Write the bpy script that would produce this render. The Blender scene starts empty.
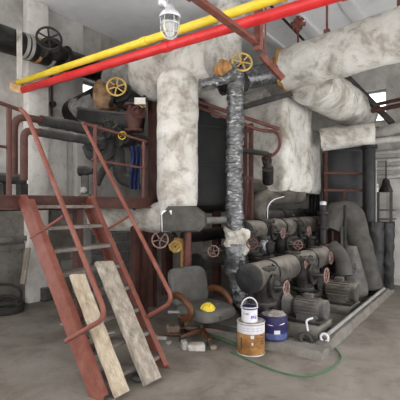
import bpy, bmesh, math, random
from mathutils import Vector, Matrix, noise
random.seed(7)
scene = bpy.context.scene
COL = scene.collection
V = Vector
# ------------------------------------------------------------------ camera, world, exposure
CAMH, HOR, F = 1.6, 205.0, 400.0
cam = bpy.data.cameras.new('camera')
cam.sensor_width = 36.0; cam.lens = 36.0; cam.shift_y = 0.0125; cam.clip_end = 200
camo = bpy.data.objects.new('camera', cam); COL.objects.link(camo)
camo.location = (0, 0, CAMH); camo.rotation_euler = (math.pi/2, 0, 0)
scene.camera = camo
world = bpy.data.worlds.new('overcast_sky'); scene.world = world; world.use_nodes = True
bg = world.node_tree.nodes['Background']
bg.inputs[0].default_value = (0.975, 0.985, 1.0, 1); bg.inputs[1].default_value = 1.0
vs = scene.view_settings
vs.view_transform = 'Standard'; vs.look = 'None'; vs.gamma = 1.0; vs.use_curve_mapping = False
vs.exposure = 2.35

# ------------------------------------------------------------------ coordinates
# room axes: A runs right and deep, B runs left and deep
AX = V((0.582, 0.813, 0)); BX = V((-0.813, 0.582, 0)); ZX = V((0, 0, 1))
def W(a, b, z=0.0): return AX*a + BX*b + ZX*z
def P(px, py, Y): return V(((px-200)/F*Y, Y, CAMH-(py-HOR)/F*Y))
def PA(px, py, a): return P(px, py, a/(0.582*(px-200)/F+0.813))
def PB(px, py, b): return P(px, py, b/(-0.813*(px-200)/F+0.582))
def FL(px, py, z=0.0): return P(px, py, (CAMH-z)*F/(py-HOR))

# ------------------------------------------------------------------ materials
MATS = {}
TONE = {'floor_concrete': .62, 'canvas_dark': .40, 'red_oxide': .6, 'red_oxide_dull': .5, 'stair_red': .68, 'steel_red_brown': .8,
        'chair_fabric': .6, 'old_concrete': .52, 'iron_grey': .5, 'iron_dark': .35, 'lagging_sooty': .38, 'lagging_dusty': .55,
        'bitumen_black': .4, 'tank_black': .35, 'tank_grey': .5, 'pvc_grey': .45, 'lagging_grey': .8, 'plastic_wrap': .7, 'block_concrete': .75,
        'rubble_pale': .75, 'weathered_wood': .85, 'weathered_wood_grey': .82, 'rust_orange': .8, 'wheel_yellow': .85, 'plaster_wall': .92, 'blue_cloth': .7, 'green_hose': .7}
def mat(name, cols, scale=4.0, rough=0.8, metal=0.0, bump=0.3, bscale=30.0, stretch=(1,1,1), pos=None,
        detail=6.0, streak=0.0, streak_col=(0.1,0.08,0.06), rough2=None, dist=0.0, spec=0.25, dust=0.0, dust_col=(.235,.21,.178)):
    k_ = TONE.get(name, 1.0)
    cols = [tuple(x*k_ for x in c) for c in cols]; streak_col = tuple(x*k_ for x in streak_col)
    m = bpy.data.materials.new(name); m.use_nodes = True
    nt = m.node_tree; N = nt.nodes; L = nt.links
    bs = N['Principled BSDF']
    tc = N.new('ShaderNodeTexCoord'); mp = N.new('ShaderNodeMapping')
    mp.inputs['Scale'].default_value = stretch
    L.new(tc.outputs['Object'], mp.inputs[0])
    no = N.new('ShaderNodeTexNoise'); no.inputs['Scale'].default_value = scale
    no.inputs['Detail'].default_value = detail; no.inputs['Roughness'].default_value = 0.62
    no.inputs['Distortion'].default_value = dist
    L.new(mp.outputs[0], no.inputs['Vector'])
    cr = N.new('ShaderNodeValToRGB'); L.new(no.outputs['Fac'], cr.inputs[0])
    n = len(cols)
    el = cr.color_ramp.elements
    ps = pos or [0.3+0.4*i/max(1, n-1) for i in range(n)]
    while len(el) < n: el.new(0.5)
    for i, c in enumerate(cols):
        el[i].position = ps[i]; el[i].color = (*c, 1)
    col = cr.outputs[0]
    if streak > 0:
        n2 = N.new('ShaderNodeTexNoise'); n2.inputs['Scale'].default_value = scale*2.7
        n2.inputs['Detail'].default_value = 8; n2.inputs['Roughness'].default_value = 0.7
        L.new(tc.outputs['Object'], n2.inputs['Vector'])
        r2 = N.new('ShaderNodeValToRGB'); r2.color_ramp.elements[0].position = 0.52; r2.color_ramp.elements[1].position = 0.68
        L.new(n2.outputs['Fac'], r2.inputs[0])
        mu = N.new('ShaderNodeMath'); mu.operation = 'MULTIPLY'; mu.inputs[1].default_value = streak
        L.new(r2.outputs[0], mu.inputs[0])
        mx = N.new('ShaderNodeMixRGB'); mx.inputs[2].default_value = (*streak_col, 1)
        L.new(mu.outputs[0], mx.inputs[0]); L.new(col, mx.inputs[1]); col = mx.outputs[0]
    if dust > 0:      # settled dust lying on upward faces
        ge = N.new('ShaderNodeNewGeometry'); sx = N.new('ShaderNodeSeparateXYZ'); L.new(ge.outputs['Normal'], sx.inputs[0])
        n3 = N.new('ShaderNodeTexNoise'); n3.inputs['Scale'].default_value = 7; L.new(tc.outputs['Object'], n3.inputs['Vector'])
        ad = N.new('ShaderNodeMath'); ad.operation = 'ADD'; L.new(sx.outputs['Z'], ad.inputs[0]); L.new(n3.outputs['Fac'], ad.inputs[1])
        mr = N.new('ShaderNodeMapRange'); mr.inputs[1].default_value = .75; mr.inputs[2].default_value = 1.35; mr.inputs[4].default_value = dust
        L.new(ad.outputs[0], mr.inputs[0])
        mx = N.new('ShaderNodeMixRGB'); mx.inputs[2].default_value = (*dust_col, 1)
        L.new(mr.outputs[0], mx.inputs[0]); L.new(col, mx.inputs[1]); col = mx.outputs[0]
    L.new(col, bs.inputs['Base Color'])
    bs.inputs['Roughness'].default_value = rough; bs.inputs['Metallic'].default_value = metal
    bs.inputs['Specular IOR Level'].default_value = spec
    if bump > 0:
        bn = N.new('ShaderNodeTexNoise'); bn.inputs['Scale'].default_value = bscale; bn.inputs['Detail'].default_value = 5
        L.new(mp.outputs[0], bn.inputs['Vector'])
        bu = N.new('ShaderNodeBump'); bu.inputs['Strength'].default_value = bump; bu.inputs['Distance'].default_value = 0.02
        L.new(bn.outputs['Fac'], bu.inputs['Height']); L.new(bu.outputs[0], bs.inputs['Normal'])
    MATS[name] = m
    return m

mat('floor_concrete', [(.17,.14,.11),(.29,.255,.215),(.39,.35,.305)], scale=1.4, rough=.85, bump=.25, bscale=25, streak=.55, streak_col=(.15,.12,.095), pos=[.3,.5,.72], dist=.6)
mat('plaster_wall', [(.27,.25,.225),(.44,.42,.39),(.54,.52,.49)], scale=1.3, rough=.9, bump=.3, bscale=18, streak=.5, streak_col=(.20,.175,.15), pos=[.3,.5,.7])
mat('plaster_pale', [(.42,.38,.34),(.58,.55,.51),(.66,.63,.59)], scale=2.2, rough=.9, bump=.3, bscale=18, streak=.5, streak_col=(.28,.24,.21))
mat('ceiling_plaster', [(.72,.715,.71),(.80,.80,.80),(.83,.83,.83)], scale=.8, rough=.95, bump=.1, streak=.25, streak_col=(.45,.42,.39))
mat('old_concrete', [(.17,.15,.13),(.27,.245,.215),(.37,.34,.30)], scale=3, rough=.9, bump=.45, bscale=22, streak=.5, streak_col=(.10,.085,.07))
mat('block_concrete', [(.19,.18,.165),(.28,.27,.25),(.34,.33,.31)], scale=4, rough=.92, bump=.4, streak=.4, streak_col=(.12,.11,.095))
mat('lagging_white', [(.22,.19,.155),(.46,.435,.39),(.60,.58,.54)], scale=2.4, rough=.9, bump=.6, bscale=16, streak=.72, streak_col=(.20,.17,.135), pos=[.34,.48,.66], detail=10, dist=.5)
mat('lagging_grey', [(.27,.25,.23),(.40,.38,.35),(.50,.48,.45)], scale=3, rough=.9, bump=.5, bscale=16, streak=.5, streak_col=(.18,.155,.13))
mat('lagging_dark', [(.07,.065,.06),(.16,.15,.14),(.30,.285,.265)], scale=4, rough=.9, bump=.6, bscale=14, streak=.6, streak_col=(.05,.045,.04), detail=9)
mat('lagging_dusty', [(.06,.052,.044),(.12,.105,.09),(.22,.195,.165)], scale=4, rough=.9, bump=.5, bscale=20, streak=.6, streak_col=(.06,.05,.042), dust=0.8)
mat('lagging_sooty', [(.045,.042,.038),(.09,.085,.078),(.16,.15,.138)], scale=5, rough=.8, bump=.5, bscale=22, dust=.32)
mat('canvas_dark', [(.10,.092,.08),(.155,.145,.128),(.21,.198,.178)], scale=5, rough=.9, bump=.4, dust=.10)
mat('bitumen_black', [(.012,.012,.013),(.028,.027,.027),(.06,.057,.054)], scale=6, rough=.5, bump=.4, bscale=25, dust=.18)
mat('tank_black', [(.020,.019,.019),(.035,.034,.033),(.060,.056,.052)], scale=2.5, rough=.6, bump=.15, streak=.35, streak_col=(.09,.08,.07))
mat('tank_grey', [(.05,.05,.052),(.08,.08,.082),(.115,.113,.112)], scale=2, rough=.6, bump=.15, streak=.3, streak_col=(.14,.13,.12))
mat('plastic_wrap', [(.018,.018,.019),(.05,.05,.052),(.15,.15,.15)], scale=7, rough=.22, bump=1.0, bscale=14, spec=.9, dist=1.0)
mat('tape_wrap', [(.012,.012,.013),(.03,.03,.031),(.08,.08,.08),(.42,.415,.40)], scale=11, rough=.3, bump=.9, bscale=12, stretch=(.8,.8,2.2), spec=.8, dist=1.2, pos=[.3,.48,.56,.68])
mat('tread_steel', [(.08,.065,.055),(.14,.12,.105),(.21,.185,.165)], scale=8, rough=.75, bump=.3, streak=.4, streak_col=(.10,.05,.035))
mat('iron_dark', [(.022,.020,.018),(.05,.046,.042),(.11,.10,.088)], scale=9, rough=.65, metal=.2, bump=.4, streak=.35, streak_col=(.12,.075,.045), dust=.35)
mat('iron_grey', [(.09,.085,.078),(.15,.142,.132),(.23,.215,.198)], scale=6, rough=.7, metal=.1, bump=.3, streak=.5, streak_col=(.07,.055,.042), dust=0.7)
mat('red_oxide', [(.11,.04,.03),(.17,.06,.045),(.24,.10,.08)], scale=5, rough=.6, bump=.2, streak=.45, streak_col=(.12,.06,.045))
mat('red_oxide_dull', [(.085,.035,.028),(.13,.052,.04),(.18,.08,.062)], scale=6, rough=.7, bump=.25, streak=.5, streak_col=(.06,.04,.033))
mat('stair_red', [(.17,.05,.034),(.23,.072,.05),(.30,.125,.092)], scale=6, rough=.6, bump=.2, streak=.55, streak_col=(.16,.09,.07))
mat('wheel_red', [(.15,.08,.066),(.22,.13,.11),(.30,.21,.185)], scale=18, rough=.6, bump=.2)
mat('wheel_yellow', [(.42,.26,.055),(.55,.36,.10),(.62,.45,.18)], scale=15, rough=.55, bump=.2, streak=.4, streak_col=(.28,.15,.05))
mat('rust_orange', [(.20,.09,.035),(.40,.20,.07),(.52,.34,.14)], scale=9, rough=.85, bump=.6, bscale=18)
mat('sleeve_orange', [(.40,.22,.09),(.62,.42,.22),(.75,.64,.48)], scale=9, rough=.9, bump=.6)
mat('rust_brown', [(.08,.045,.025),(.16,.095,.05),(.26,.17,.095)], scale=8, rough=.9, bump=.5, bscale=18)
mat('gas_yellow', [(.52,.37,.02),(.62,.46,.03),(.66,.51,.07)], scale=5, rough=.35, bump=.05)
mat('fire_red', [(.42,.018,.02),(.50,.024,.025),(.54,.04,.04)], scale=5, rough=.35, bump=.05)
mat('steel_red_brown', [(.14,.045,.03),(.22,.075,.055),(.29,.12,.095)], scale=7, rough=.6, bump=.2, streak=.3, streak_col=(.10,.05,.04))
mat('weathered_wood', [(.24,.185,.125),(.40,.325,.235),(.52,.445,.345)], scale=4, rough=.85, bump=.6, bscale=12, stretch=(3.5,3.5,.7), streak=.45, streak_col=(.17,.13,.09))
mat('weathered_wood_grey', [(.19,.16,.125),(.31,.265,.215),(.46,.41,.345)], scale=5, rough=.88, bump=.6, bscale=12, stretch=(3.5,3.5,.8), streak=.6, streak_col=(.11,.095,.075))
mat('chair_fabric', [(.10,.095,.085),(.135,.128,.117),(.17,.162,.148)], scale=7, rough=.85, bump=.25, bscale=80)
mat('chair_wood', [(.045,.016,.006),(.075,.028,.011),(.115,.05,.022)], scale=5, rough=.35, bump=.05, stretch=(1,1,3))
mat('chair_black', [(.02,.02,.02),(.035,.034,.033),(.07,.065,.06)], scale=8, rough=.6, bump=.1)
mat('helmet_yellow', [(.50,.36,.02),(.60,.45,.04),(.66,.54,.14)], scale=10, rough=.4, bump=.1)
mat('pail_white', [(.46,.45,.46),(.52,.51,.52),(.56,.55,.56)], scale=6, rough=.45, bump=.05)
mat('print_grey', [(.30,.28,.36),(.42,.40,.47)], scale=20, rough=.5, bump=0)
mat('print_purple', [(.16,.09,.30),(.30,.24,.42),(.62,.58,.66)], scale=24, rough=.45, bump=0, pos=[.42,.5,.58])
mat('can_brown', [(.09,.035,.014),(.24,.115,.035),(.36,.21,.08)], scale=6, rough=.45, bump=.1, stretch=(1,1,1.6))
mat('can_blue', [(.012,.009,.04),(.018,.014,.058),(.03,.026,.085)], scale=5, rough=.4, bump=.05)
mat('print_blue', [(.03,.04,.11),(.05,.065,.16),(.11,.13,.22)], scale=16, rough=.45, bump=0)
mat('can_lid', [(.14,.125,.11),(.26,.235,.21),(.40,.37,.335)], scale=14, rough=.75, bump=.8, bscale=22)
mat('tin_grey', [(.36,.36,.37),(.50,.50,.51),(.60,.60,.61)], scale=8, rough=.4, metal=.5, bump=.05)
mat('white_label', [(.44,.43,.44),(.50,.49,.50)], scale=8, rough=.5, bump=0)
mat('rag_cloth', [(.26,.235,.195),(.40,.375,.325),(.50,.47,.42)], scale=6, rough=.95, bump=.5, streak=.4, streak_col=(.25,.21,.165))
mat('blue_cloth', [(.012,.018,.05),(.025,.035,.10),(.05,.07,.17)], scale=6, rough=.95, bump=.5)
mat('foil_silver', [(.25,.25,.25),(.5,.5,.5),(.68,.68,.68)], scale=14, rough=.3, metal=.6, bump=1.0, bscale=12)
mat('green_hose', [(.05,.14,.06),(.08,.20,.09)], scale=6, rough=.6, bump=0)
mat('hose_black', [(.02,.018,.016),(.04,.036,.032)], scale=6, rough=.7, bump=.1)
mat('rubble_pale', [(.30,.27,.235),(.45,.42,.38),(.58,.55,.51)], scale=12, rough=.95, bump=.6)
mat('rubble_brown', [(.12,.09,.065),(.20,.155,.115),(.28,.23,.18)], scale=12, rough=.95, bump=.6)
mat('pvc_grey', [(.40,.38,.35),(.50,.48,.45),(.58,.56,.53)], scale=6, rough=.6, bump=.05, streak=.3, streak_col=(.3,.27,.23))
mat('sign_red', [(.55,.05,.04),(.6,.06,.05)], scale=6, rough=.5, bump=0)
mat('frame_steel', [(.20,.20,.20),(.27,.27,.27)], scale=6, rough=.6, bump=0)
mat('orange_paint', [(.34,.10,.055),(.46,.15,.09)], scale=12, rough=.7, bump=.3)

def glass_mat():
    m = bpy.data.materials.new('lamp_glass'); m.use_nodes = True
    b = m.node_tree.nodes['Principled BSDF']
    b.inputs['Base Color'].default_value = (.93,.93,.88,1); b.inputs['Roughness'].default_value = .06
    b.inputs['Transmission Weight'].default_value = .9; b.inputs['IOR'].default_value = 1.25
    MATS['lamp_glass'] = m
    m = bpy.data.materials.new('window_glass'); m.use_nodes = True
    nt = m.node_tree; b = nt.nodes['Principled BSDF']
    tr = nt.nodes.new('ShaderNodeBsdfTransparent'); mx = nt.nodes.new('ShaderNodeMixShader'); mx.inputs[0].default_value = .25
    no = nt.nodes.new('ShaderNodeTexNoise'); no.inputs['Scale'].default_value = 3
    cr = nt.nodes.new('ShaderNodeValToRGB'); cr.color_ramp.elements[0].color = (.6,.6,.58,1); cr.color_ramp.elements[1].color = (.8,.8,.8,1)
    nt.links.new(no.outputs['Fac'], cr.inputs[0]); nt.links.new(cr.outputs[0], b.inputs['Base Color'])
    b.inputs['Roughness'].default_value = .3
    nt.links.new(tr.outputs[0], mx.inputs[1]); nt.links.new(b.outputs[0], mx.inputs[2])
    nt.links.new(mx.outputs[0], nt.nodes['Material Output'].inputs[0])
    MATS['window_glass'] = m
glass_mat()

# ------------------------------------------------------------------ geometry helpers
def basis(d):
    d = d.normalized()
    u = V((0,0,1)) if abs(d.z) < .9 else V((1,0,0))
    s = d.cross(u).normalized(); t = s.cross(d).normalized()
    return d, s, t
class G:
    def __init__(self): self.v = []; self.f = []
    def add(self, vs_, fs_):
        o = len(self.v); self.v += [V(x) for x in vs_]; self.f += [tuple(i+o for i in f) for f in fs_]; return self
    def rings(self, rings, close=True, cap0=True, cap1=True):
        n = len(rings[0]); vs_ = [p for r in rings for p in r]; fs_ = []
        for i in range(len(rings)-1):
            for j in range(n if close else n-1):
                k = (j+1) % n
                fs_.append((i*n+j, i*n+k, (i+1)*n+k, (i+1)*n+j))
        if cap0: fs_.append(tuple(reversed(range(n))))
        if cap1: fs_.append(tuple((len(rings)-1)*n+j for j in range(n)))
        return self.add(vs_, fs_)
    def lathe(self, p, d, prof, n=20, cap=True):
        d, s, t = basis(V(d)); p = V(p)
        rs = [[p+d*x+(s*math.cos(2*math.pi*j/n)+t*math.sin(2*math.pi*j/n))*max(r, .0005) for j in range(n)] for x, r in prof]
        return self.rings(rs, True, cap, cap)
    def cyl(self, p0, p1, r, r1=None, n=16, seg=None):
        p0 = V(p0); p1 = V(p1); L = (p1-p0).length; r1 = r if r1 is None else r1
        k = 1 if not seg else max(1, int(L/seg))
        return self.lathe(p0, p1-p0, [(L*i/k, r+(r1-r)*i/k) for i in range(k+1)], n)
    def tube(self, pts, r, n=12, bend=0.0, seg=None, rfun=None, flat=1.0, closed=False):
        pts = [V(p) for p in pts]
        if bend > 0 and len(pts) > 2:
            out = [pts[0]]
            for i in range(1, len(pts)-1):
                a, b, c = pts[i-1], pts[i], pts[i+1]
                d1 = (a-b); d2 = (c-b); l = min(bend, d1.length*.49, d2.length*.49)
                q0 = b+d1.normalized()*l; q1 = b+d2.normalized()*l
                for k in range(9):
                    t = k/8; out.append(q0*(1-t)**2+b*2*t*(1-t)+q1*t*t)
            out.append(pts[-1]); pts = out
        if seg:
            out = [pts[0]]
            for i in range(1, len(pts)):
                L = (pts[i]-pts[i-1]).length; k = max(1, int(round(L/seg)))
                for j in range(1, k+1): out.append(pts[i-1].lerp(pts[i], j/k))
            pts = out
        m = len(pts); rs = []; s = None; acc = 0
        tot = sum((pts[i+1]-pts[i]).length for i in range(m-1)) or 1
        for i, p in enumerate(pts):
            if i > 0: acc += (p-pts[i-1]).length
            d = (pts[min(i+1, m-1)]-pts[max(i-1, 0)]).normalized()
            if s is None: _, s, t = basis(d)
            else:
                s = (s-d*s.dot(d)).normalized(); t = s.cross(d).normalized()
            rr = r if rfun is None else rfun(acc/tot)
            rs.append([p+(s*math.cos(2*math.pi*j/n)*flat+t*math.sin(2*math.pi*j/n))*rr for j in range(n)])
        return self.rings(rs)
    def box(self, c, half, ax=(AX, BX, ZX), bev=0.0):
        c = V(c); bm = bmesh.new(); bmesh.ops.create_cube(bm, size=2)
        for v in bm.verts: v.co = V((v.co.x*half[0], v.co.y*half[1], v.co.z*half[2]))
        if bev > 0: bmesh.ops.bevel(bm, geom=list(bm.edges), offset=bev, segments=2, affect='EDGES', profile=.5)
        bm.verts.index_update()
        ax = [V(a) for a in ax]
        self.add([c+ax[0]*v.co.x+ax[1]*v.co.y+ax[2]*v.co.z for v in bm.verts], [[v.index for v in f.verts] for f in bm.faces])
        bm.free(); return self
    def bar(self, p0, p1, w, h, bev=0.0, up=None):
        p0 = V(p0); p1 = V(p1); d = (p1-p0); L = d.length; d = d.normalized()
        up = V(up) if up is not None else (ZX if abs(d.z) < .95 else AX)
        s = d.cross(up).normalized(); t = s.cross(d).normalized()
        return self.box((p0+p1)/2, (L/2, w/2, h/2), (d, s, t), bev)
    def torus(self, c, nrm, R, r, n=24, m=8, squash=1.0):
        d, s, t = basis(V(nrm)); c = V(c)
        rs = []
        for i in range(n+1):
            a = 2*math.pi*i/n; e = s*math.cos(a)+t*math.sin(a)
            rs.append([c+e*(R+r*math.cos(2*math.pi*j/m))+d*(r*squash*math.sin(2*math.pi*j/m)) for j in range(m)])
        return self.rings(rs, True, False, False)
    def ball(self, c, r, n=12, m=8, sc=(1,1,1), ax=(AX, BX, ZX)):
        c = V(c); rs = []
        for i in range(m+1):
            ph = math.pi*i/m; rr = max(math.sin(ph), .002)
            rs.append([c+ax[0]*(r*sc[0]*rr*math.cos(2*math.pi*j/n))+ax[1]*(r*sc[1]*rr*math.sin(2*math.pi*j/n))+ax[2]*(-r*sc[2]*math.cos(ph)) for j in range(n)])
        return self.rings(rs, True, True, True)
    def prism(self, pts, vec):
        n = len(pts); pts = [V(p) for p in pts]; vec = V(vec)
        return self.add(pts+[p+vec for p in pts], [tuple(reversed(range(n))), tuple(range(n, 2*n))]+[(i, (i+1) % n, n+(i+1) % n, n+i) for i in range(n)])
    def rough(self, amp, sc=5.0, seed=0.0):
        off = V((seed*3.1, seed*1.7, seed*2.3))
        self.v = [p+noise.noise_vector(p*sc+off)*amp+noise.noise_vector(p*sc*2.7+off)*amp*.4 for p in self.v]
        return self

WORLD = {}
def obj(name, g, m, parent=None, smooth=35):
    me = bpy.data.meshes.new(name)
    lo = V((min(p.x for p in g.v), min(p.y for p in g.v), min(p.z for p in g.v)))
    hi = V((max(p.x for p in g.v), max(p.y for p in g.v), max(p.z for p in g.v)))
    base = V(((lo.x+hi.x)/2, (lo.y+hi.y)/2, lo.z))
    me.from_pydata([p-base for p in g.v], [], g.f); me.update()
    bm = bmesh.new(); bm.from_mesh(me); bmesh.ops.recalc_face_normals(bm, faces=bm.faces); bm.to_mesh(me); bm.free()
    if smooth:
        me.shade_smooth(); me.set_sharp_from_angle(angle=math.radians(smooth))
    me.materials.append(MATS[m])
    o = bpy.data.objects.new(name, me); COL.objects.link(o)
    if parent is not None:
        o.parent = parent; o.location = base-WORLD[parent.name]
    else: o.location = base
    WORLD[o.name] = base
    return o
def tag(o, label, cat, group=None, kind=None):
    o['label'] = label; o['category'] = cat
    if group: o['group'] = group
    if kind: o['kind'] = kind
    return o
def thing(name, loc, label, cat, group=None, kind=None):
    o = bpy.data.objects.new(name, None); COL.objects.link(o); o.empty_display_size = .1
    o.location = V(loc); WORLD[o.name] = V(loc)
    return tag(o, label, cat, group, kind)
def solo(name, g, m, label, cat, group=None, kind=None, smooth=35):
    return tag(obj(name, g, m, None, smooth), label, cat, group, kind)

def handwheel(parent, c, nrm, R, m='wheel_red', spokes=5, thick=.1, name='handwheel'):
    """one wheel: rim with hub and spokes as sub-parts"""
    c = V(c); d, s, t = basis(V(nrm))
    rim = obj(name, G().torus(c, d, R, R*thick, 28, 8), m, parent)
    obj('hub', G().lathe(c-d*R*.12, d, [(0,R*.2),(R*.24,R*.2)], 12), m, rim)
    ph = random.random()*6
    for k in range(spokes):
        a = 2*math.pi*k/spokes+ph; e = s*math.cos(a)+t*math.sin(a)
        obj('spoke', G().cyl(c+e*R*.15, c+e*R*.97, R*.075, n=6), m, rim)
    return rim
def flange_g(c, d, r, th, bolts=8, g=None):
    g = g or G(); dd, s, t = basis(V(d)); c = V(c)
    g.lathe(c-dd*th/2, dd, [(0,r*.94),(th*.15,r),(th*.85,r),(th,r*.94)], 20)
    for k in range(bolts):
        a = 2*math.pi*(k+.5)/bolts
        q = c+(s*math.cos(a)+t*math.sin(a))*r*.83
        g.lathe(q-dd*th*.95, dd, [(0,r*.07),(th*1.9,r*.07)], 6)
    return g
def valve(name, c, pipe, stem, r, R, label, wheel='wheel_red', body='iron_dark', wheel_d=None, cat='valve', group=None, spokes=5, face=None, fl='iron_dark'):
    c = V(c); pd = V(pipe).normalized(); sd = V(stem).normalized(); wd = wheel_d or r*3.0
    t = thing(name, c-ZX*r, label, cat, group)
    L = r*1.9
    obj('body', G().lathe(c-pd*L, pd, [(0,r*.95),(L*.25,r*.95),(L*.6,r*1.25),(L,r*1.4),(L*1.4,r*1.25),(L*1.75,r*.95),(2*L,r*.95)], 18), body, t)
    for s in (-1, 1):
        obj('flange', flange_g(c+pd*L*s, pd, r*1.5, r*.35), fl, t)
    obj('bonnet', G().lathe(c, sd, [(0,r*1.05),(r*1.3,r*.95),(r*1.35,r*1.3),(r*1.6,r*1.3),(r*1.62,r*.7),(r*2.1,r*.45),(r*2.2,r*.45)], 16), body, t)
    obj('stem', G().cyl(c+sd*r*1.5, c+sd*(wd+R*.25), max(r*.14, .012), n=8), 'iron_dark', t)
    y = G(); _, s1, t1 = basis(sd)
    for q in (-1, 1):
        y.tube([c+sd*r*1.6+s1*q*r*.8, c+sd*(wd*.75)+s1*q*r*.75, c+sd*(wd*.93)+s1*q*r*.2], r*.14, 8, bend=r*.3)
    obj('yoke', y, body, t)
    handwheel(t, c+sd*wd, V(face) if face is not None else sd, R, wheel, spokes)
    return t
def pipe(name, pts, r, m, label, cat='pipe', bend=0, n=16, rough=0, seg=None, bands=0, band_m='frame_steel', group=None, ends=True, rs=5.0):
    """a pipe run: body, optional strap bands and end collars as parts"""
    pts = [V(p) for p in pts]
    g = G().tube(pts, r, n, bend, seg or (.07 if rough else None))
    if rough: g.rough(rough, rs, random.random()*9)
    if not bands:
        return solo(name, g, m, label, cat, group)
    lo = min(pts, key=lambda p: p.z)
    t = thing(name, (lo.x, lo.y, lo.z-r), label, cat, group)
    obj('pipe_body', g, m, t)
    tot = [(pts[i+1]-pts[i]).length for i in range(len(pts)-1)]
    k = max(range(len(tot)), key=lambda i: tot[i]); p0, p1 = pts[k], pts[k+1]
    for i in range(bands):
        q = p0.lerp(p1, (i+.6)/(bands+.2)); d = (p1-p0).normalized()
        obj('strap_band', G().lathe(q-d*.012, d, [(0,r*1.04+rough*.6),(.024,r*1.04+rough*.6)], n), band_m, t)
    return t

# ================================================================== THE SETTING
WB, WA, H = 6.2, 8.8, 5.0        # left wall at b, far wall at a, ceiling height
g = G().box(W(3.65, 2.3, -.1), (5.3, 4.05, .1))
solo('floor', g, 'floor_concrete', 'dusty grey-brown concrete floor', 'floor', kind='structure')
# left wall, with a window hole high up
def wall_with_hole(name, p0, dirv, thick, Lw, h0, x0, x1, z0, z1, m, label):
    t = thing(name, p0, label, 'wall', kind='structure')
    def seg(xa, xb, za, zb):
        c = p0+dirv*((xa+xb)/2)+thick*.5+ZX*((za+zb)/2)
        obj('wall_panel', G().box(c, ((xb-xa)/2, thick.length/2, (zb-za)/2), (dirv, thick.normalized(), ZX)), m, t)
    seg(0, x0, 0, h0); seg(x1, Lw, 0, h0); seg(x0, x1, 0, z0); seg(x0, x1, z1, h0)
    return t
qa = PB(83, 95, WB); qb = PB(101, 95, WB)
wl0 = 1.0
xa0 = qa.dot(AX)-wl0; xa1 = qb.dot(AX)-wl0
wl = wall_with_hole('wall_left', W(wl0, WB, 0), AX, BX*.25, WA-wl0+.25, H, xa0, xa1, 3.68, 3.98, 'plaster_wall', 'stained grey plaster wall behind the steel stairs')
def window(name, p0, dirv, nrm, w, z0, z1, nx, label):
    t = thing(name, p0+ZX*z0, label, 'window', kind='structure')
    for za in (z0+.025, z1-.025):
        obj('window_frame', G().bar(p0+ZX*za, p0+dirv*w+ZX*za, .06, .05), 'frame_steel', t)
    for k in range(nx+1):
        q = p0+dirv*(w*k/nx)
        obj('window_frame', G().bar(q+ZX*z0, q+ZX*z1, .045, .06), 'frame_steel', t)
    for k in range(nx):
        c = p0+dirv*(w*(k+.5)/nx)+ZX*((z0+z1)/2)
        obj('pane', G().box(c, (w/nx/2-.02, .004, (z1-z0)/2-.04), (dirv, nrm, ZX)), 'window_glass', t)
    return t
window('window_1', W(wl0+xa0, WB+.12, 0), AX, BX, xa1-xa0, 3.68, 3.98, 1, 'small bright window high in the left wall behind ducts')
bF = lambda px: (lambda Y: (-0.813*(px-200)/F+0.582)*Y)(WA/(0.582*(px-200)/F+0.813))
b_hi, b_lo = bF(348), bF(386)
wall_len = 7.95
wf = wall_with_hole('wall_far', W(WA, WB, 0), -BX, AX*.25, wall_len, H, WB-b_hi, WB-b_lo, 3.3, 3.98, 'plaster_wall', 'pale hazy plaster wall behind the pump bay')
window('window_2', W(WA+.12, b_hi, 0), -BX, AX, b_hi-b_lo, 3.3, 3.98, 2, 'bright window strip high in the far wall under the ducts')
# concrete blocks showing in the lower left wall
bm_ = None
for r in range(7):
    for c in range(6):
        a = 4.55+c*.41+(.2 if r % 2 else 0); z = .11+r*.205
        h_ = .018+random.random()*.02
        obj('concrete_block', G().box(W(a, WB-h_/2+.002, z), (.197, h_/2+.002, .094), bev=.008), 'block_concrete', wl)
# pilasters, plinth frame and pale plaster patch on the left wall
def on_wall(pxa, pxb, za, zb, d, name, m, parent=None):
    a0 = PB(pxa, 200, WB).dot(AX); a1 = PB(pxb, 200, WB).dot(AX)
    return obj(name, G().box(W((a0+a1)/2, WB-d/2, (za+zb)/2), ((a1-a0)/2, d/2+.001, (zb-za)/2), bev=.006), m, parent or wl)
on_wall(-60, 90, 0, 1.6, .025, 'dado_shaded', 'old_concrete')  # dirty lower wall; its darker colour also holds some painted-in shade
on_wall(23, 43, 0, H-.02, .16, 'pilaster', 'plaster_pale')
on_wall(73, 88, 0, 3.45, .10, 'pilaster', 'plaster_wall')
on_wall(42, 66, 1.75, 2.9, .03, 'plaster_patch', 'plaster_pale')
for (x0, x1, z0, z1, d) in ((-26, 30, 1.02, 1.10, .12), (-26, 30, .88, .98, .06), (22, 29, 0, .9, .06), (-26, -19, 0, .9, .06), (-26, 30, .0, .10, .05)):
    on_wall(x0, x1, z0, z1, d, 'recess_frame', 'old_concrete')
# unseen walls behind and right of the camera, added and shaped to control light
solo('light_blocker_right', G().box(W(3.65, -1.65, 3.85), (5.3, .1, 1.15)), 'plaster_wall', 'unseen plaster lintel added to limit light from the right bay', 'wall', kind='structure')
solo('light_blocker_near', G().box(W(-1.55, 0, 3.85), (.1, 1.5, 1.15)).box(W(-1.55, 3.85, .8), (.1, 2.35, .8)).box(W(-1.55, 3.85, 4.85), (.1, 2.35, .15)).box(W(-1.55, 6.0, 3.1), (.1, .2, 1.6)), 'plaster_wall', 'unseen plaster wall added behind the camera, its openings shaping the light', 'wall', kind='structure')
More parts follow.
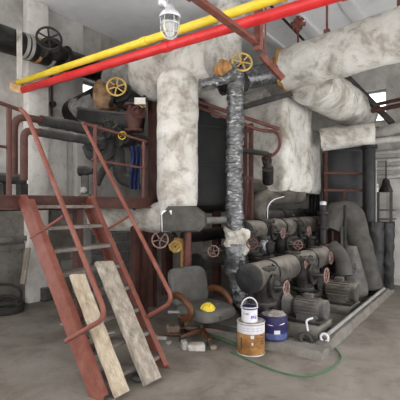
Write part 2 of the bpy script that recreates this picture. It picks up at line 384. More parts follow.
# ceiling with beams along A
solo('ceiling', G().box(W(3.65, 2.3, H+.1), (5.4, 4.15, .1)), 'ceiling_plaster', 'pale plaster ceiling slab', 'ceiling', kind='structure')
for b, lab in ((3.6, 'shallow pale ceiling beam above the lamp'), (2.75, 'shallow pale ceiling beam above the red hanger post'), (1.9, 'shallow pale ceiling beam above the big white duct'), (.9, 'shallow pale ceiling beam nearest the right edge')):
    solo('ceiling_beam', G().box(W(3.68, b, H-.03), (5.08, .10, .03), bev=.01), 'ceiling_plaster', lab, 'beam', kind='structure')

# ================================================================== PLATFORM
PB_, PZ = 3.75, 1.70
t = thing('steel_platform', W(3.0, PB_, 0), 'dark red steel platform beside the stairs, on posts', 'platform')
obj('deck_plate', G().box(W(2.85, PB_+.75, PZ-.01), (2.05, .75, .01)), 'iron_dark', t)
g = G(); 
for z, w_ in ((PZ-.01, .07), (PZ-.135, .07)): g.box(W(2.85, PB_+.02, z), (2.05, .035, .008))
g.box(W(2.85, PB_+.03, PZ-.07), (2.05, .006, .065))
obj('edge_channel', g, 'red_oxide_dull', t)
for a in (1.2, 2.18, 3.0, 3.9, 4.85):
    obj('joist', G().box(W(a, PB_+.75, PZ-.09), (.03, .70, .06)), 'red_oxide_dull', t)
for px, b in ((135, 4.0), (143.5, 3.95), (78, 3.95)):
    q = PB(px, 205, b)
    g = G().box(V((q.x, q.y, (PZ-.15)/2)), (.045, .045, (PZ-.15)/2)).box(V((q.x, q.y, .008)), (.09, .09, .008))
    obj('post', g, 'red_oxide_dull', t)
q = PB(9, 200, PB_)
# platform guard rails
t = thing('guard_rail', PB(95, 196, PB_+.04), 'red-brown tubular guard rail on the platform right of the stairs', 'railing')
for px, yt in ((95, 126), (143.5, 140)):
    q = PB(px, 150, PB_+.04); zt = PB(px, yt, PB_+.04).z
    obj('post', G().cyl(V((q.x, q.y, PZ)), V((q.x, q.y, zt)), .022, n=10), 'red_oxide', t)
obj('top_rail', G().tube([PB(83, 123, PB_+.04), PB(146, 141.5, PB_+.04)], .017, 8), 'red_oxide', t)
obj('middle_rail', G().tube([PB(92, 159.5, PB_+.04), PB(146, 168.5, PB_+.04)], .015, 8), 'red_oxide', t)
t = thing('guard_rail', PB(9, 196, PB_+.02), 'red-brown tubular guard rail on the platform left of the stairs', 'railing')
q = PB(9, 150, PB_+.02)
obj('post', G().cyl(V((q.x, q.y, PZ)), V((q.x, q.y, 2.54)), .026, n=10), 'red_oxide_dull', t)
obj('top_rail', G().tube([PB(-22, 95, PB_+.02), PB(20, 110, PB_+.02)], .02, 8), 'red_oxide_dull', t)
obj('middle_rail', G().tube([PB(-22, 143, PB_+.02), PB(12, 148, PB_+.02)], .014, 8), 'red_oxide_dull', t)

# ================================================================== STAIRS
AL, AR = 2.18, 3.0; B0, B1, ZT = 2.60, 3.73, 1.70
t = thing('steel_staircase', W((AL+AR)/2, B0, 0), 'steep red steel staircase with pipe handrails and two planks on it', 'stairs')
sdir = (BX*(B1-B0)+ZX*ZT).normalized(); snrm = AX.cross(sdir).normalized()
if snrm.z < 0: snrm = -snrm
def stringer(a, inward):
    g = G(); hw = .082
    p0 = W(a, B0, 0); p1 = W(a, B1, ZT)
    # plate cut level at floor and deck
    k = hw/abs(snrm.z)*1.0
    db = hw/abs(math.sin(math.atan2(ZT, B1-B0)))
    pts = [W(a, B0-db, 0), W(a, B1-db, ZT), W(a, B1+db, ZT), W(a, B0+db, 0)]
    g.prism([p-AX*.004 for p in pts], AX*.008)
    for q in (-1, 1):
        o = BX*db*q
        g.box((p0+p1)/2+o+AX*inward*.03, ((p1-p0).length/2-.05, .03, .004), (sdir, AX, snrm))
    return g
obj('stringer', stringer(AL, 1), 'stair_red', t); obj('stringer', stringer(AR, -1), 'stair_red', t)
nt_ = 8
for i in range(nt_):
    z = ZT*(i+.6)/(nt_+.1); b = B0+(B1-B0)*z/ZT
    g = G().box(W((AL+AR)/2, b, z), ((AR-AL)/2-.01, .09, .004)).box(W((AL+AR)/2, b-.088, z-.014), ((AR-AL)/2-.01, .003, .014))
    obj('tread', g, 'tread_steel', t)
hr = [PA(20, 109, AL), PA(27, 115, AL), PA(104, 304, AL), PA(106, 316, AL), PA(98, 323, AL), PA(66, 341, AL)]
obj('handrail', G().tube([hr[0], hr[1], PA(107, 317, AL), hr[5]], .022, 10, bend=.13), 'stair_red', t)
obj('handrail_brace', G().tube([PA(31, 238, AL), PA(64, 216, AL)], .014, 8), 'stair_red', t)
obj('handrail', G().tube([PA(83, 123, AR), PA(174, 301, AR), PA(147, 317, AR)], .022, 10, bend=.13), 'stair_red', t)
obj('handrail_brace', G().tube([PA(103, 232, AR), PA(129, 216, AR)], .014, 8), 'stair_red', t)

def plank(px0, py0, px1, py1, a, w, th, m, label, skew):
    p0 = PA(px0, py0, a); p1 = PA(px1, py1, a)
    if p0.z < 0.02: p0.z = 0.02
    d = (p1-p0).normalized(); nn = AX.cross(d).normalized()
    if nn.z < 0: nn = -nn
    L = (p1-p0).length; g = G(); k = 14; rs = []
    for i in range(k+1):
        c = p0+d*(L*i/k); e = skew*math.sin(i*1.7)*.003
        dw = d*(.012 if i == k else 0)
        rs.append([c-AX*(w/2+e)+dw, c+AX*(w/2-e)-dw*.6, c+AX*(w/2-e)+nn*th-dw*.6, c-AX*(w/2+e)+nn*th+dw])
    g.rings(rs)
    return solo('wooden_plank', g, m, label, 'plank', 'planks leaning on the stairs', smooth=20)
plank(121, 397, 76, 276, 2.32, .145, .035, 'weathered_wood', 'narrow pale wooden plank leaning on the left of the stairs', 1)
plank(151, 386, 103, 263, 2.64, .20, .04, 'weathered_wood_grey', 'wide worn grey wooden plank leaning on the right of the stairs', -1)

# ================================================================== OVERHEAD YELLOW AND RED PIPES
pa = 3.58
t = thing('gas_pipe', W(pa, WB, 3.55), 'bright yellow overhead pipe running beside the red one', 'pipe')
obj('pipe_body', G().tube([W(pa, WB+.02, 3.6), W(pa, -1.5, 3.6)], .048, 16), 'gas_yellow', t)
for b in (5.2, 3.4, 1.2): obj('coupling', G().cyl(W(pa, b-.05, 3.6), W(pa, b+.05, 3.6), .056, n=16), 'gas_yellow', t)
t = thing('fire_pipe', W(pa+.07, WB, 3.43), 'bright red overhead pipe running under the yellow one', 'pipe')
obj('pipe_body', G().tube([W(pa+.07, WB+.02, 3.49), W(pa+.07, -1.5, 3.49)], .058, 16), 'fire_red', t)
for b in (5.0, 3.1, 1.0): obj('coupling', G().cyl(W(pa+.07, b-.05, 3.49), W(pa+.07, b+.05, 3.49), .066, n=16), 'fire_red', t)
# rough orange-cream patch on the wall round their ends
g = G().ball(W(pa-.02, WB-.005, 3.50), .17, 18, 10, (1.0,.14,.45)).rough(.025, 7)
solo('pipe_sleeve', g, 'sleeve_orange', 'rough orange-cream patch where the yellow and red pipes enter the wall', 'pipe sleeve')
# hanger frame that carries them
t = thing('pipe_hanger', W(3.3, 2.15, 3.38), 'red-brown steel hanger frame crossing under the yellow and red pipes', 'pipe hanger')
h0 = P(190, -4, 1.75*400/209); h1 = P(258.5, 46, 1.75*400/159)
h0.z = h1.z = 3.35
d_ = (h1-h0).normalized()
g = G().bar(h0, h1, .075, .008).bar(h0+ZX*.035, h1+ZX*.035, .008, .07)
obj('cross_bar', g, 'steel_red_brown', t)
sd_ = d_.cross(ZX)
g = G().bar(V((h1.x, h1.y, 3.30)), V((h1.x, h1.y, H)), .075, .075)
obj('post', g, 'steel_red_brown', t)
q = P(191, 0, 3.55); 
obj('post', G().bar(V((h0.x, h0.y, 3.32)), V((h0.x, h0.y, H)), .06, .06), 'steel_red_brown', t)
g = G().cyl(P(265.5, 60, 5.4), V((P(265.5, 60, 5.4).x, 5.4, H)), .013, n=8)
t = thing('duct_bracket', P(266, 62, 5.4), 'red-brown angled steel bracket on a thin rod at the white duct end', 'bracket')
obj('rod', g, 'steel_red_brown', t)
obj('strut', G().bar(P(261, 55, 5.4), P(283, 79, 5.45), .06, .075), 'steel_red_brown', t)

# ================================================================== LAMP
lc = P(170, 23, 3.3)
t = thing('pendant_lamp', lc-ZX*.15, 'caged clear-glass pendant lamp hanging beneath the ceiling', 'lamp')
u = 3.3/400
obj('lamp_housing', G().lathe(lc+ZX*6*u, ZX, [(0,9.5*u),(2*u,10*u),(4*u,9*u),(6*u,6*u),(9*u,4.5*u),(11*u,4*u)], 24), 'tin_grey', t)
gl = obj('glass_globe', G().lathe(lc-ZX*14*u, ZX, [(0,1*u),(1*u,4*u),(4*u,7*u),(10*u,8*u),(20*u,8*u)], 24), 'lamp_glass', t)
obj('bulb', G().ball(lc-ZX*3*u, 3.2*u, 14, 10, (1,1,1.5)), 'pail_white', t)
g = G()
cage = []
for k in range(6):
    a = math.pi*k/3; e = V((math.cos(a), math.sin(a), 0))
    obj('cage_wire', G().tube([lc+e*9.3*u+ZX*7*u, lc+e*9.3*u-ZX*8*u, lc+e*5*u-ZX*15*u, lc-ZX*16*u], .004, 6, bend=3*u), 'tin_grey', t)
obj('cage_ring', G().torus(lc-ZX*2*u, ZX, 9.4*u, .004, 24, 6), 'tin_grey', t)
obj('cage_ring', G().torus(lc+ZX*6*u, ZX, 9.8*u, .012, 24, 6), 'tin_grey', t)
arm_e = P(152, -12, 3.4)
obj('conduit_arm', G().tube([lc+ZX*16*u, P(169, 8, 3.3), P(160, 0, 3.35), arm_e, V((arm_e.x, arm_e.y, H))], .016, 10, bend=.05), 'tin_grey', t)
obj('junction_box', G().ball(P(163, 3, 3.34), .045, 12, 8, (1,1,.8)), 'tin_grey', t)

# ================================================================== WHITE LAGGED VERTICAL DUCT AND DRUM
DA = 4.63; DZ = 3.62
cy = P(177.5, 200, 5.55); cx_, cyy = cy.x, cy.y
rl = .285
g = G().tube([V((cx_, cyy, 3.50)), V((cx_, cyy, 1.42)), V((cx_, cyy, 1.42))+(P(95, 205, 5.9)-P(178.5, 205, 5.55))], rl, 28, bend=.30, seg=.06,
             rfun=lambda s: rl*math.sqrt(max(.02, 1-max(0, 1-s/.07)**2)) if s < .07 else rl*1.0 if s < .55 else rl*(1-.32*min(1, (s-.55)/.2)))
g.rough(.012, 4)
t = thing('lagged_duct', V((cx_, cyy, 1.2)), 'tall white plastered vertical duct that bends left below', 'duct')
obj('duct_body', g, 'lagging_white', t)
g = G().tube([W(DA, 4.47, DZ), W(DA, 3.03, DZ)], .40, 32, seg=.08,
             rfun=lambda s: .40-(.05*max(0, 1-s*8)+.06*max(0, s*8-7))).rough(.028, 3)
solo('lagged_drum', g, 'lagging_white', 'fat white plastered drum on top of the tall vertical duct', 'duct')
# darker lagging from the drum back to the wall, its end torn open
t = thing('torn_duct', W(DA, 5.2, DZ-.35), 'sooty grey lagged duct behind the yellow wheel, torn open near the wall', 'duct')
g = G().tube([W(DA, 4.4, DZ+.02), W(DA, 4.7, DZ), W(DA, 5.0, DZ-.03)], .36, 28, seg=.07).rough(.035, 3.5, 2)
obj('lagging_shell', g, 'lagging_dark', t)
g = G().tube([W(DA, 4.95, DZ-.1), W(DA, 5.9, DZ-.28)], .31, 22, seg=.05).rough(.07, 4, 5)
g.f = [f for f in g.f if len(f) == 4 and sum(g.v[i].z for i in f)/4 < DZ-.22]
obj('torn_edge', g, 'lagging_dark', t)
obj('inner_pipe', G().tube([W(DA, 4.8, DZ-.08), W(DA, WB, DZ-.34)], .24, 20), 'bitumen_black', t)
# lagging rising to the ceiling behind the drum
q = P(229, 50, 6.7)
solo('lagged_riser', G().tube([V((q.x, q.y, 3.4)), V((q.x, q.y, H))], .22, 24, seg=.08).rough(.02, 4), 'lagging_white', 'white lagged riser going up to the ceiling behind the yellow wheel', 'duct')
# lag elbow to the right of the column
solo('lagged_elbow', G().tube([P(196, 84, 6.0), P(212, 90, 6.1), P(222, 108, 6.4)], .2, 20, bend=.15, seg=.05).rough(.03, 4), 'lagging_grey', 'rough grey lagged elbow between white drum and tape-wrapped pipe', 'duct')

# ================================================================== CANVAS-JACKETED VALVE BOX below the column
c0 = P(184, 219, 5.25)
ex = V((1, -.08, 0)).normalized(); ey = V((.08, 1, 0)).normalized()
g = G()
prof = [(-.30,-.16),(.20,-.19),(.29,-.10),(.29,.05),(.17,.16),(-.20,.16),(-.30,.08)]
prof = [(-.27,-.17),(.22,-.15),(.285,-.08),(.285,.06),(.14,.17),(-.18,.17),(-.27,.06)]
rs = []
for k, s in ((-.26,.86),(-.22,1),(.22,1),(.26,.86)):
    rs.append([c0+ex*x*s+ZX*z*s+ey*k for x, z in prof])
g.rings(rs).rough(.008, 5)
solo('valve_jacket', g, 'canvas_dark', 'dark grey canvas insulation box at the foot of the white duct', 'insulation jacket', smooth=25)
g = G().box(P(167.5, 221, 5.05), (.07, .03, .14), (V((1,0,0)), V((0,1,0)), ZX), bev=.01).rough(.03, 9)
solo('foil_scrap', g, 'foil_silver', 'crumpled silver foil at the left end of the canvas box', 'foil')
pc = P(187.5, 233, 5.44)
solo('support_post', G().cyl(V((pc.x, pc.y, 0)), V((pc.x, pc.y, pc.z+.02)), .055, n=16).cyl(V((pc.x, pc.y, 0)), V((pc.x, pc.y, .015)), .11, n=16), 'red_oxide', 'thick red round post under the canvas insulation box', 'post')
valve('gate_valve', P(167, 238, 5.45), AX, V((-.25,-1,0)), .06, .105, 'valve with pink-red wheel hanging under the white duct elbow', wheel_d=.28, face=V((-.1,-1,.1)))
valve('gate_valve', P(178, 245, 5.6), AX, V((-.1,-1,0)), .055, .075, 'yellow-painted valve beside the thick red round post', 'wheel_yellow', 'wheel_yellow', wheel_d=.22, fl='wheel_yellow')
solo('yellow_elbow', G().tube([P(172, 240, 5.5), P(183, 240, 5.5), P(183, 268, 5.5)], .035, 10, bend=.1), 'rust_orange', 'small rusty yellow elbow pipe left of the red post', 'pipe')

# ================================================================== TANKS
def tank(name, c, r, z0, z1, m, label, seams, legs, leg_m='red_oxide_dull'):
    t = thing(name, V((c.x, c.y, z0 if not legs else 0)), label, 'tank')
    c = V((c.x, c.y, 0))
    obj('shell', G().lathe(c+ZX*z0, ZX, [(0,r*.6),(.06,r*.9),(.14,r),(z1-z0-.14,r),(z1-z0-.06,r*.9),(z1-z0,r*.6)], 40), m, t)
    for k in range(seams):
        z = z0+.16+(z1-z0-.32)*k/max(1, seams-1)
        obj('seam_band', G().lathe(c+ZX*(z-.02), ZX, [(0,r*1.0),(.006,r*1.012),(.034,r*1.012),(.04,r)], 40), m, t)
    if legs:
        for k in range(4):
            a = math.pi/4+math.pi/2*k; e = V((math.cos(a), math.sin(a), 0))
            obj('leg', G().box(c+e*r*.8+ZX*(z0+.1)/2, (.05, .05, (z0+.1)/2)), leg_m, t)
    return t
tank('storage_tank', P(192, 200, 7.6), .82, 1.45, 3.75, 'tank_black', 'large black steel tank behind the white vertical duct', 4, True)
tank('storage_tank', P(345, 200, 8.0), .42, 1.2, 2.8, 'tank_grey', 'dark grey tank inside the red-brown frame near the far wall', 3, True)
# red-brown frame round the right tank
t = thing('support_rack', P(345, 205, 7.5), 'red-brown angle-steel frame in front of the dark grey tank', 'rack')
for px in (326, 345, 364):
    q = P(px, 200, 7.45)
    obj('upright', G().box(V((q.x, q.y, (.0+(2.75 if px != 345 else 1.95))/2)), (.022, .022, (2.75 if px != 345 else 1.95)/2)), 'red_oxide_dull', t)
for py in (173, 190, 208):
    obj('crossbar', G().bar(P(324, py, 7.44), P(365, py+(.6 if py != 208 else 1), 7.44), .03, .045 if py != 208 else .07), 'red_oxide_dull', t)
# frame to the left of the white box
t = thing('support_stand', P(248, 260, 6.4), 'red-brown upright angle-steel frame right of the tape-wrapped pipe', 'stand')
for px in (245, 251):
    q = P(px, 200, 6.4)
    obj('upright', G().box(V((q.x, q.y, 1.45)), (.03, .03, 1.45)), 'red_oxide_dull', t)
obj('crossbar', G().bar(P(243, 130, 6.38), P(253, 131, 6.38), .04, .05), 'red_oxide_dull', t)
obj('crossbar', G().bar(P(243, 178, 6.38), P(253, 178, 6.38), .04, .05), 'red_oxide_dull', t)
q = P(152.5, 200, 6.3)
solo('support_post', G().box(V((q.x, q.y, 1.75)), (.05, .05, 1.75)), 'red_oxide_dull', 'tall red-brown square post left of the white vertical duct', 'post')

# ================================================================== TAPE-WRAPPED PIPE
TY = 5.5
top = P(234.5, 78, TY); s_ = TY/400
t = thing('taped_pipe', V((top.x, top.y, P(235, 236, TY).z)), 'vertical pipe wrapped in wrinkled silver-black tape', 'pipe')
g = G().tube([P(200, 84, 5.05), P(218, 80, 5.15), P(236, 68, TY-.1), P(235.5, 120, TY), P(234, 180, TY), P(235, 238, TY)], 8.2*s_, 20, bend=.22, seg=.035, rfun=lambda s: 8.2*s_*min(1, .52+max(0, s-.06)*5))
g.v = [p+V((0,0,0)) for p in g.v]
g.rough(.016, 9)
obj('pipe_body', g, 'tape_wrap', t)
random.seed(11)
for k in range(17):
    y = 82+k*9+random.random()*3; c = P(235.5-(1.3 if 150 < y < 210 else .3), y, TY)
    d = V((random.uniform(-.25,.25), random.uniform(-.15,.15), 1))
    obj('tape_turn', G().lathe(c, d, [(0,8.3*s_),(.01,8.9*s_),(.05,8.7*s_),(.075,8.2*s_)], 18).rough(.006, 12), 'tape_wrap', t)
valve('gate_valve', P(242, 62, 5.3)-V((.25,-.75,.55)).normalized()*.36, BX, V((.25,-.75,.55)), .09, .13, 'big yellow-wheeled valve at the top of the taped pipe', 'wheel_yellow', 'iron_dark', wheel_d=.36, face=V((.05,-1,.25)), spokes=6)
solo('rusty_flange', flange_g(P(222, 68, 5.1), V((1,-.3,-.2)), .11, .05, 8, G().tube([P(216, 72, 5.15), P(229, 65, 5.05)], .07, 12, seg=.03)).rough(.010, 8), 'rust_orange', 'rust-orange flange left of the big yellow valve wheel', 'flange')
# rag and the plastic-wrapped foot
g = G().tube([P(236, 229, TY), P(234, 246, TY)], .15, 22, seg=.02).rough(.05, 7).tube([P(228, 236, TY-.1), P(246, 231, TY-.08), P(247, 248, TY-.06), P(238, 258, TY-.1)], .055, 12, bend=.06, seg=.02)
g.rough(.02, 14)
solo('rag_bundle', g, 'rag_cloth', 'pale rag tied round the taped pipe above the black wrapping', 'rag')
g = G().tube([P(235, 244, TY), P(236, 268, TY), P(241, 292, TY-.05), P(248, 307, TY-.1), P(251, 312, TY-.12)], .165, 22, bend=.12, seg=.03, rfun=lambda s: .155+.02*math.sin(s*9)).rough(.035, 7)
solo('wrapped_pipe', g, 'plastic_wrap', 'pipe foot wrapped in shiny black plastic under the pale rag', 'pipe')
valve('gate_valve', P(225, 250, 5.55), BX, V((-.75,-.65,0)), .06, .075, 'small pink-wheeled valve left of the pale rag', wheel_d=.22, face=V((-.15,-1,.05)))

# ================================================================== HEADERS (all along A)
def header(name, b, z, r, px0, px1, m, label, rough=.014, bands=3, cap='bitumen_black', a0=None, a1=None):
    A0 = a0 if a0 is not None else PB(px0, 200, b).dot(AX); A1 = a1 if a1 is not None else PB(px1, 200, b).dot(AX)
    t = thing(name, W(A0, b, z-r), label, 'pipe')
    obj('pipe_body', G().tube([W(A0, b, z), W(A1, b, z)], r, 24, seg=.08).rough(rough, 5, b), m, t)
    obj('end_cap', G().lathe(W(A0, b, z), -AX, [(-.03,r*1.03),(.012,r*1.03),(.03,r*.85),(.035,r*.3)], 24), cap, t)
    for i in range(bands):
        a = A0+(A1-A0)*(i+.7)/(bands+.4)
        obj('strap_band', G().lathe(W(a-.012, b, z), AX, [(0,r+rough*1.0),(.024,r+rough*1.0)], 24), 'iron_dark', t)
    return t
header('header_pipe', 2.2, .76, .165, 249, 332, 'lagging_dusty', 'lowest and fattest dusty lagged header above the pumps, round end showing', bands=4)
header('header_pipe', 2.75, 1.23, .15, 243, 318, 'lagging_dusty', 'dusty lagged header running behind the row of black valves', bands=4)
header('header_pipe', 3.1, 1.40, .12, 262, 312, 'lagging_sooty', 'sooty dark header just under the curved lagged elbow', bands=2)
header('header_pipe', 3.45, 1.36, .055, 203, 270, 'lagging_grey', 'thin grey pipe running behind the taped pipe', bands=0, rough=.004)
header('header_pipe', 3.55, .74, .13, 196, 246, 'lagging_dusty', 'short dusty lagged pipe behind the chair backrest', bands=1)
header('header_pipe', 2.95, .52, .11, 246, 312, 'lagging_sooty', 'dark sooty pipe low behind the fattest header', bands=1)
header('header_pipe', 3.7, 1.12, .10, 186, 245, 'bitumen_black', 'black pipe behind the red round post', bands=1, rough=.006)
# lagged elbow above the headers
g = G().tube([P(258, 228, 6.7), P(258, 197, 6.7), P(300, 196, 7.4)], .135, 22, bend=.42, seg=.05).rough(.012, 5)
t = thing('lagged_elbow', P(258, 228, 6.7), 'curved grey-brown lagged elbow with a bright metal edge above the headers', 'duct')
obj('elbow_body', g, 'lagging_dusty', t)
g = G().tube([P(267.5, 226, 6.52), P(267.5, 206, 6.52), P(273, 199.5, 6.55), P(284, 196.5, 6.65)], .008, 8, bend=.15)
obj('metal_edge', g, 'tin_grey', t)
pipe('lagged_pipe', [P(252, 186, 6.9), P(284, 189, 6.9)], .125, 'lagging_dusty', 'short grey-brown lagged pipe under the white box left corner', rough=.012)

# valves on the headers
def hv(px, py, b, R, label, stem=None, r=.07, wd=.26, wheel='wheel_red', pd=None, face=None):
    wc = PB(px, py, b); sd = V(stem) if stem is not None else -BX
    sd = sd.normalized()
    return valve('gate_valve', wc-sd*wd, pd if pd is not None else ZX, sd, r, R, label, wheel, 'iron_dark', wheel_d=wd, face=face)
hv(283, 233, 2.42, .07, 'black valve with small pink-red wheel, top middle of the header valves', r=.085)
hv(309, 231, 2.42, .075, 'black valve with pink-red wheel, top right of the header valves', r=.09)
hv(298, 245, 2.30, .065, 'black valve with pale pink wheel between the upper and lower headers', r=.085, face=V((-.2,-1,0)))
hv(252, 243.5, 2.5, .07, 'black valve with dark red wheel just right of the pale rag', r=.07, stem=V((-.05,-1,0)), wheel='red_oxide')
hv(331, 258, 2.0, .09, 'valve with red wheel at the far end of the fattest header', r=.08)
hv(307, 263, 2.0, .085, 'valve with dusty wheel in front of the fattest header', r=.07, wd=.2)
hv(286.5, 288, 1.85, .08, 'black valve with pale red wheel below the fattest header, nearest the cans', r=.11, wd=.3)
hv(326.5, 275.5, 1.75, .095, 'black valve with big pale red wheel above the second motor', r=.11, wd=.34)
hv(354, 268.5, 1.75, .10, 'small valve with grey wheel near the cone at the pump bay end', wheel='iron_grey', r=.06, wd=.3)
for (px, py, b, rr, lab, m) in ((262, 247, 2.6, .13, 'black wrapped valve body under the middle header, left one', 'plastic_wrap'), (290, 245, 2.6, .12, 'black wrapped valve body under the middle header, middle one', 'bitumen_black'), (310, 245, 2.55, .13, 'black wrapped valve body under the middle header, right one', 'bitumen_black'),
                         (262, 298, 2.25, .17, 'black plastic-wrapped valve body below the fattest header, nearest the cans', 'plastic_wrap'), (308, 281, 2.15, .17, 'black valve body below the fattest header beside the second wheel', 'bitumen_black')):
    c = PB(px, py, b)
    t = thing('wrapped_valve', c-ZX*rr, lab, 'valve')
    obj('body', G().lathe(c-ZX*rr*1.1, ZX, [(0,rr*.6),(rr*.3,rr*.9),(rr,rr*1.05),(rr*1.7,rr*.9),(rr*2.1,rr*.6)], 18).rough(.03, 9), m, t)
    for s in (-1.1, 1.05): obj('flange', flange_g(c+ZX*rr*s, ZX, rr*.95, .035), 'iron_dark', t)
    obj('side_flange', flange_g(c-BX*rr*1.05, BX, rr*.7, .03), 'iron_dark', t)
# risers between headers
for (px, b, z0, z1, r, lab) in ((268, 2.72, .9, 1.12, .07, 'short black riser under the middle header, left one'), (316, 2.72, .86, 1.12, .07, 'short black riser under the middle header, right one'),
                                (312, 3.0, 1.1, 1.86, .055, 'black vertical pipe at the right end of the sooty header'), (317.5, 3.0, 1.1, 1.9, .045, 'thin black vertical pipe beneath the right end of the white box')):
    c = PB(px, 200, b)
    solo('riser_pipe', G().cyl(V((c.x, c.y, z0)), V((c.x, c.y, z1)), r, n=14), 'bitumen_black', lab, 'pipe')
c = P(323, 200, 7.0)
t = thing('level_gauge', V((c.x, c.y, 0)), 'slim dark vertical stand pipe with a white cap right of the headers', 'pipe')
obj('pipe_body', G().cyl(V((c.x, c.y, 0)), V((c.x, c.y, 1.62)), .055, n=12), 'lagging_sooty', t)
for z in (.9, 1.2, 1.45): obj('flange', flange_g(V((c.x, c.y, z)), ZX, .095, .04), 'iron_dark', t)
obj('cap', G().lathe(V((c.x, c.y, 1.6)), ZX, [(0,.06),(.05,.06),(.07,.03)], 12), 'pail_white', t)
solo('orange_cover', G().ball(P(329, 250, 6.8), .12, 14, 10, (1,1,.8)).rough(.03, 7), 'orange_paint', 'dull orange lump behind the red wheel at the header end', 'cover')

random.seed(5)
for k, (px, b, z0, z1, r, lab) in enumerate(((256, 2.62, .80, 1.08, .06, 'flanged black riser between the headers, nearest the pale rag'), (279, 2.62, .80, 1.08, .06, 'flanged black riser between the headers, second from the pale rag'), (300, 2.62, .80, 1.08, .06, 'flanged black riser between the headers, furthest from the pale rag'))):
    c = PB(px, 200, b); t = thing('riser_pipe', V((c.x, c.y, z0)), lab, 'pipe', 'flanged risers between the headers')
    obj('pipe_body', G().cyl(V((c.x, c.y, z0)), V((c.x, c.y, z1)), r, n=14), 'bitumen_black', t)
    for z in (z0+.06, z0+.11, z1-.05): obj('flange', flange_g(V((c.x, c.y, z)), ZX, r*1.7, .03), 'iron_dark', t)
for (px, py, b, sz, lab) in ((292, 222, 3.0, .10, 'small dark junction lump on the sooty header, left one'), (303, 221, 3.0, .09, 'small dark junction lump on the sooty header, right one')):
    q = PB(px, py, b)
    t = thing('air_vent', q-ZX*sz, lab, 'fitting', 'fittings on the sooty header')
    obj('vent_body', G().lathe(q-ZX*sz, ZX, [(0,sz*.5),(sz*.4,sz*.8),(sz*1.1,sz*.8),(sz*1.5,sz*.4),(sz*2.2,sz*.35)], 12), 'iron_dark', t)
    obj('vent_cap', G().lathe(q+ZX*sz*1.2, ZX, [(0,sz*.6),(sz*.3,sz*.6)], 8), 'iron_grey', t)

# ================================================================== BIG WHITE BOX DUCT
t = thing('lagged_vessel', W(6.8, 3.0, 1.84), 'big white plastered box-shaped duct above the headers', 'duct')
def rbox(a0, a1, b0, b1, z0, z1, rr=.10):
    rs = []; nz = 22; n = 7
    for i in range(nz+1):
        z = z0+(z1-z0)*i/nz; e = .03 if i in (0, nz) else 0; ring = []
        for (ca, cb, s0) in ((a1-rr, b1-rr, 0), (a0+rr, b1-rr, 1), (a0+rr, b0+rr, 2), (a1-rr, b0+rr, 3)):
            for k in range(n):
                th = math.pi/2*(s0+k/(n-1)); ring.append(W(ca+(rr-e)*math.cos(th), cb+(rr-e)*math.sin(th), z))
        # subdivide straight sides
        out = []
        for k in range(len(ring)):
            p, q = ring[k], ring[(k+1) % len(ring)]; m = max(1, int((q-p).length/.08))
            for j in range(m): out.append(p.lerp(q, j/m))
        rs.append(out)
    m = min(len(r) for r in rs); 
    if any(len(r) != m for r in rs): rs = rs[1:-1]
    return G().rings(rs).rough(.022, 3.5)
obj('main_body', rbox(6.18, 7.45, 2.68, 3.55, 1.84, 3.42), 'lagging_white', t)
obj('side_body', rbox(7.42, 7.98, 2.70, 3.50, 1.82, 3.06, .06), 'lagging_white', t)
g = G().tube([W(6.55, 3.2, 3.42), W(6.55, 3.95, 3.42)], .24, 24, seg=.07).rough(.02, 4)
solo('lagged_duct', g, 'lagging_white', 'white lagged duct entering the box duct from the left near the ceiling', 'duct')
pipe('steel_pipe', [P(240, 108, 6.15), P(292, 93, 6.05)], .045, 'lagging_sooty', 'dark grey straight pipe slanting across the top of the white box duct')
# thin red-brown pipes along A
pipe('thin_pipe', [P(196, 101, 6.0), P(279, 129, 6.35)], .028, 'red_oxide', 'thin red-brown pipe sloping to the white box, upper of two')
pipe('thin_pipe', [P(196, 106.5, 6.05), P(262, 131, 6.25), P(277, 131, 6.2), P(281, 142, 6.2), P(277, 153, 6.2), P(262, 160, 6.3)], .026, 'red_oxide', 'thin red-brown pipe curling down on the white box, lower of two', bend=.12, n=10)
valve('globe_valve', P(267, 161, 6.25), ZX, V((-.3,-1,.2)), .055, .06, 'small dark valve at the end of the curling red-brown pipe', 'red_oxide_dull', wheel_d=.16)
pipe('steel_pipe', [P(240, 150, 6.1), P(268, 154, 6.2)], .04, 'iron_dark', 'short dark pipe stub pointing at the small dark valve')
pipe('thin_pipe', [P(268, 168, 6.3), P(268, 182, 6.5)], .09, 'iron_dark', 'short dark lagged pipe dropping beside the white box', rough=.01)

# ================================================================== OVERHEAD DUCTS ON THE RIGHT
d0 = P(285, 71, 6.6); d1 = P(440, 22, 5.2)
d1 = d0+(d1-d0)*1.0; d2 = d0+(d1-d0)*1.75; d2.z = d1.z+.05
t = thing('overhead_duct', d0-ZX*.35, 'huge white plastered overhead duct running out at the right', 'duct')
obj('duct_body', G().tube([d0, d1, d2], .35, 36, seg=.08).rough(.02, 3.5), 'lagging_white', t)
dd = (d1-d0).normalized()
obj('rusty_end', G().lathe(d0-dd*.05, dd, [(0,.24),(.01,.345),(.04,.368),(.08,.365),(.10,.33)], 28).rough(.03, 9), 'rust_orange', t)
for px, yt in ((327, 34), (396, 22)):
    f_ = (px-285)/(440-285); q = d0.lerp(d1, f_*.98)
for f_, rr in ((.32, .018), (.78, .03)):
    q = d0.lerp(d1, f_)
    obj('hanger_rod', G().cyl(q+ZX*.3, V((q.x, q.y, H)), rr, n=8), 'steel_red_brown', t)
q = d0.lerp(d1, .32); obj('hanger_clamp', G().box(q+ZX*.38, (.04, .04, .05)), 'steel_red_brown', t)
pipe('wrapped_pipe', [P(238, 79, 6.2), P(262, 75, 6.3), d0-dd*.02+ZX*.0], .17, 'plastic_wrap', 'black plastic-wrapped pipe joining the yellow-wheeled valve to the huge duct', rough=.03, rs=7)
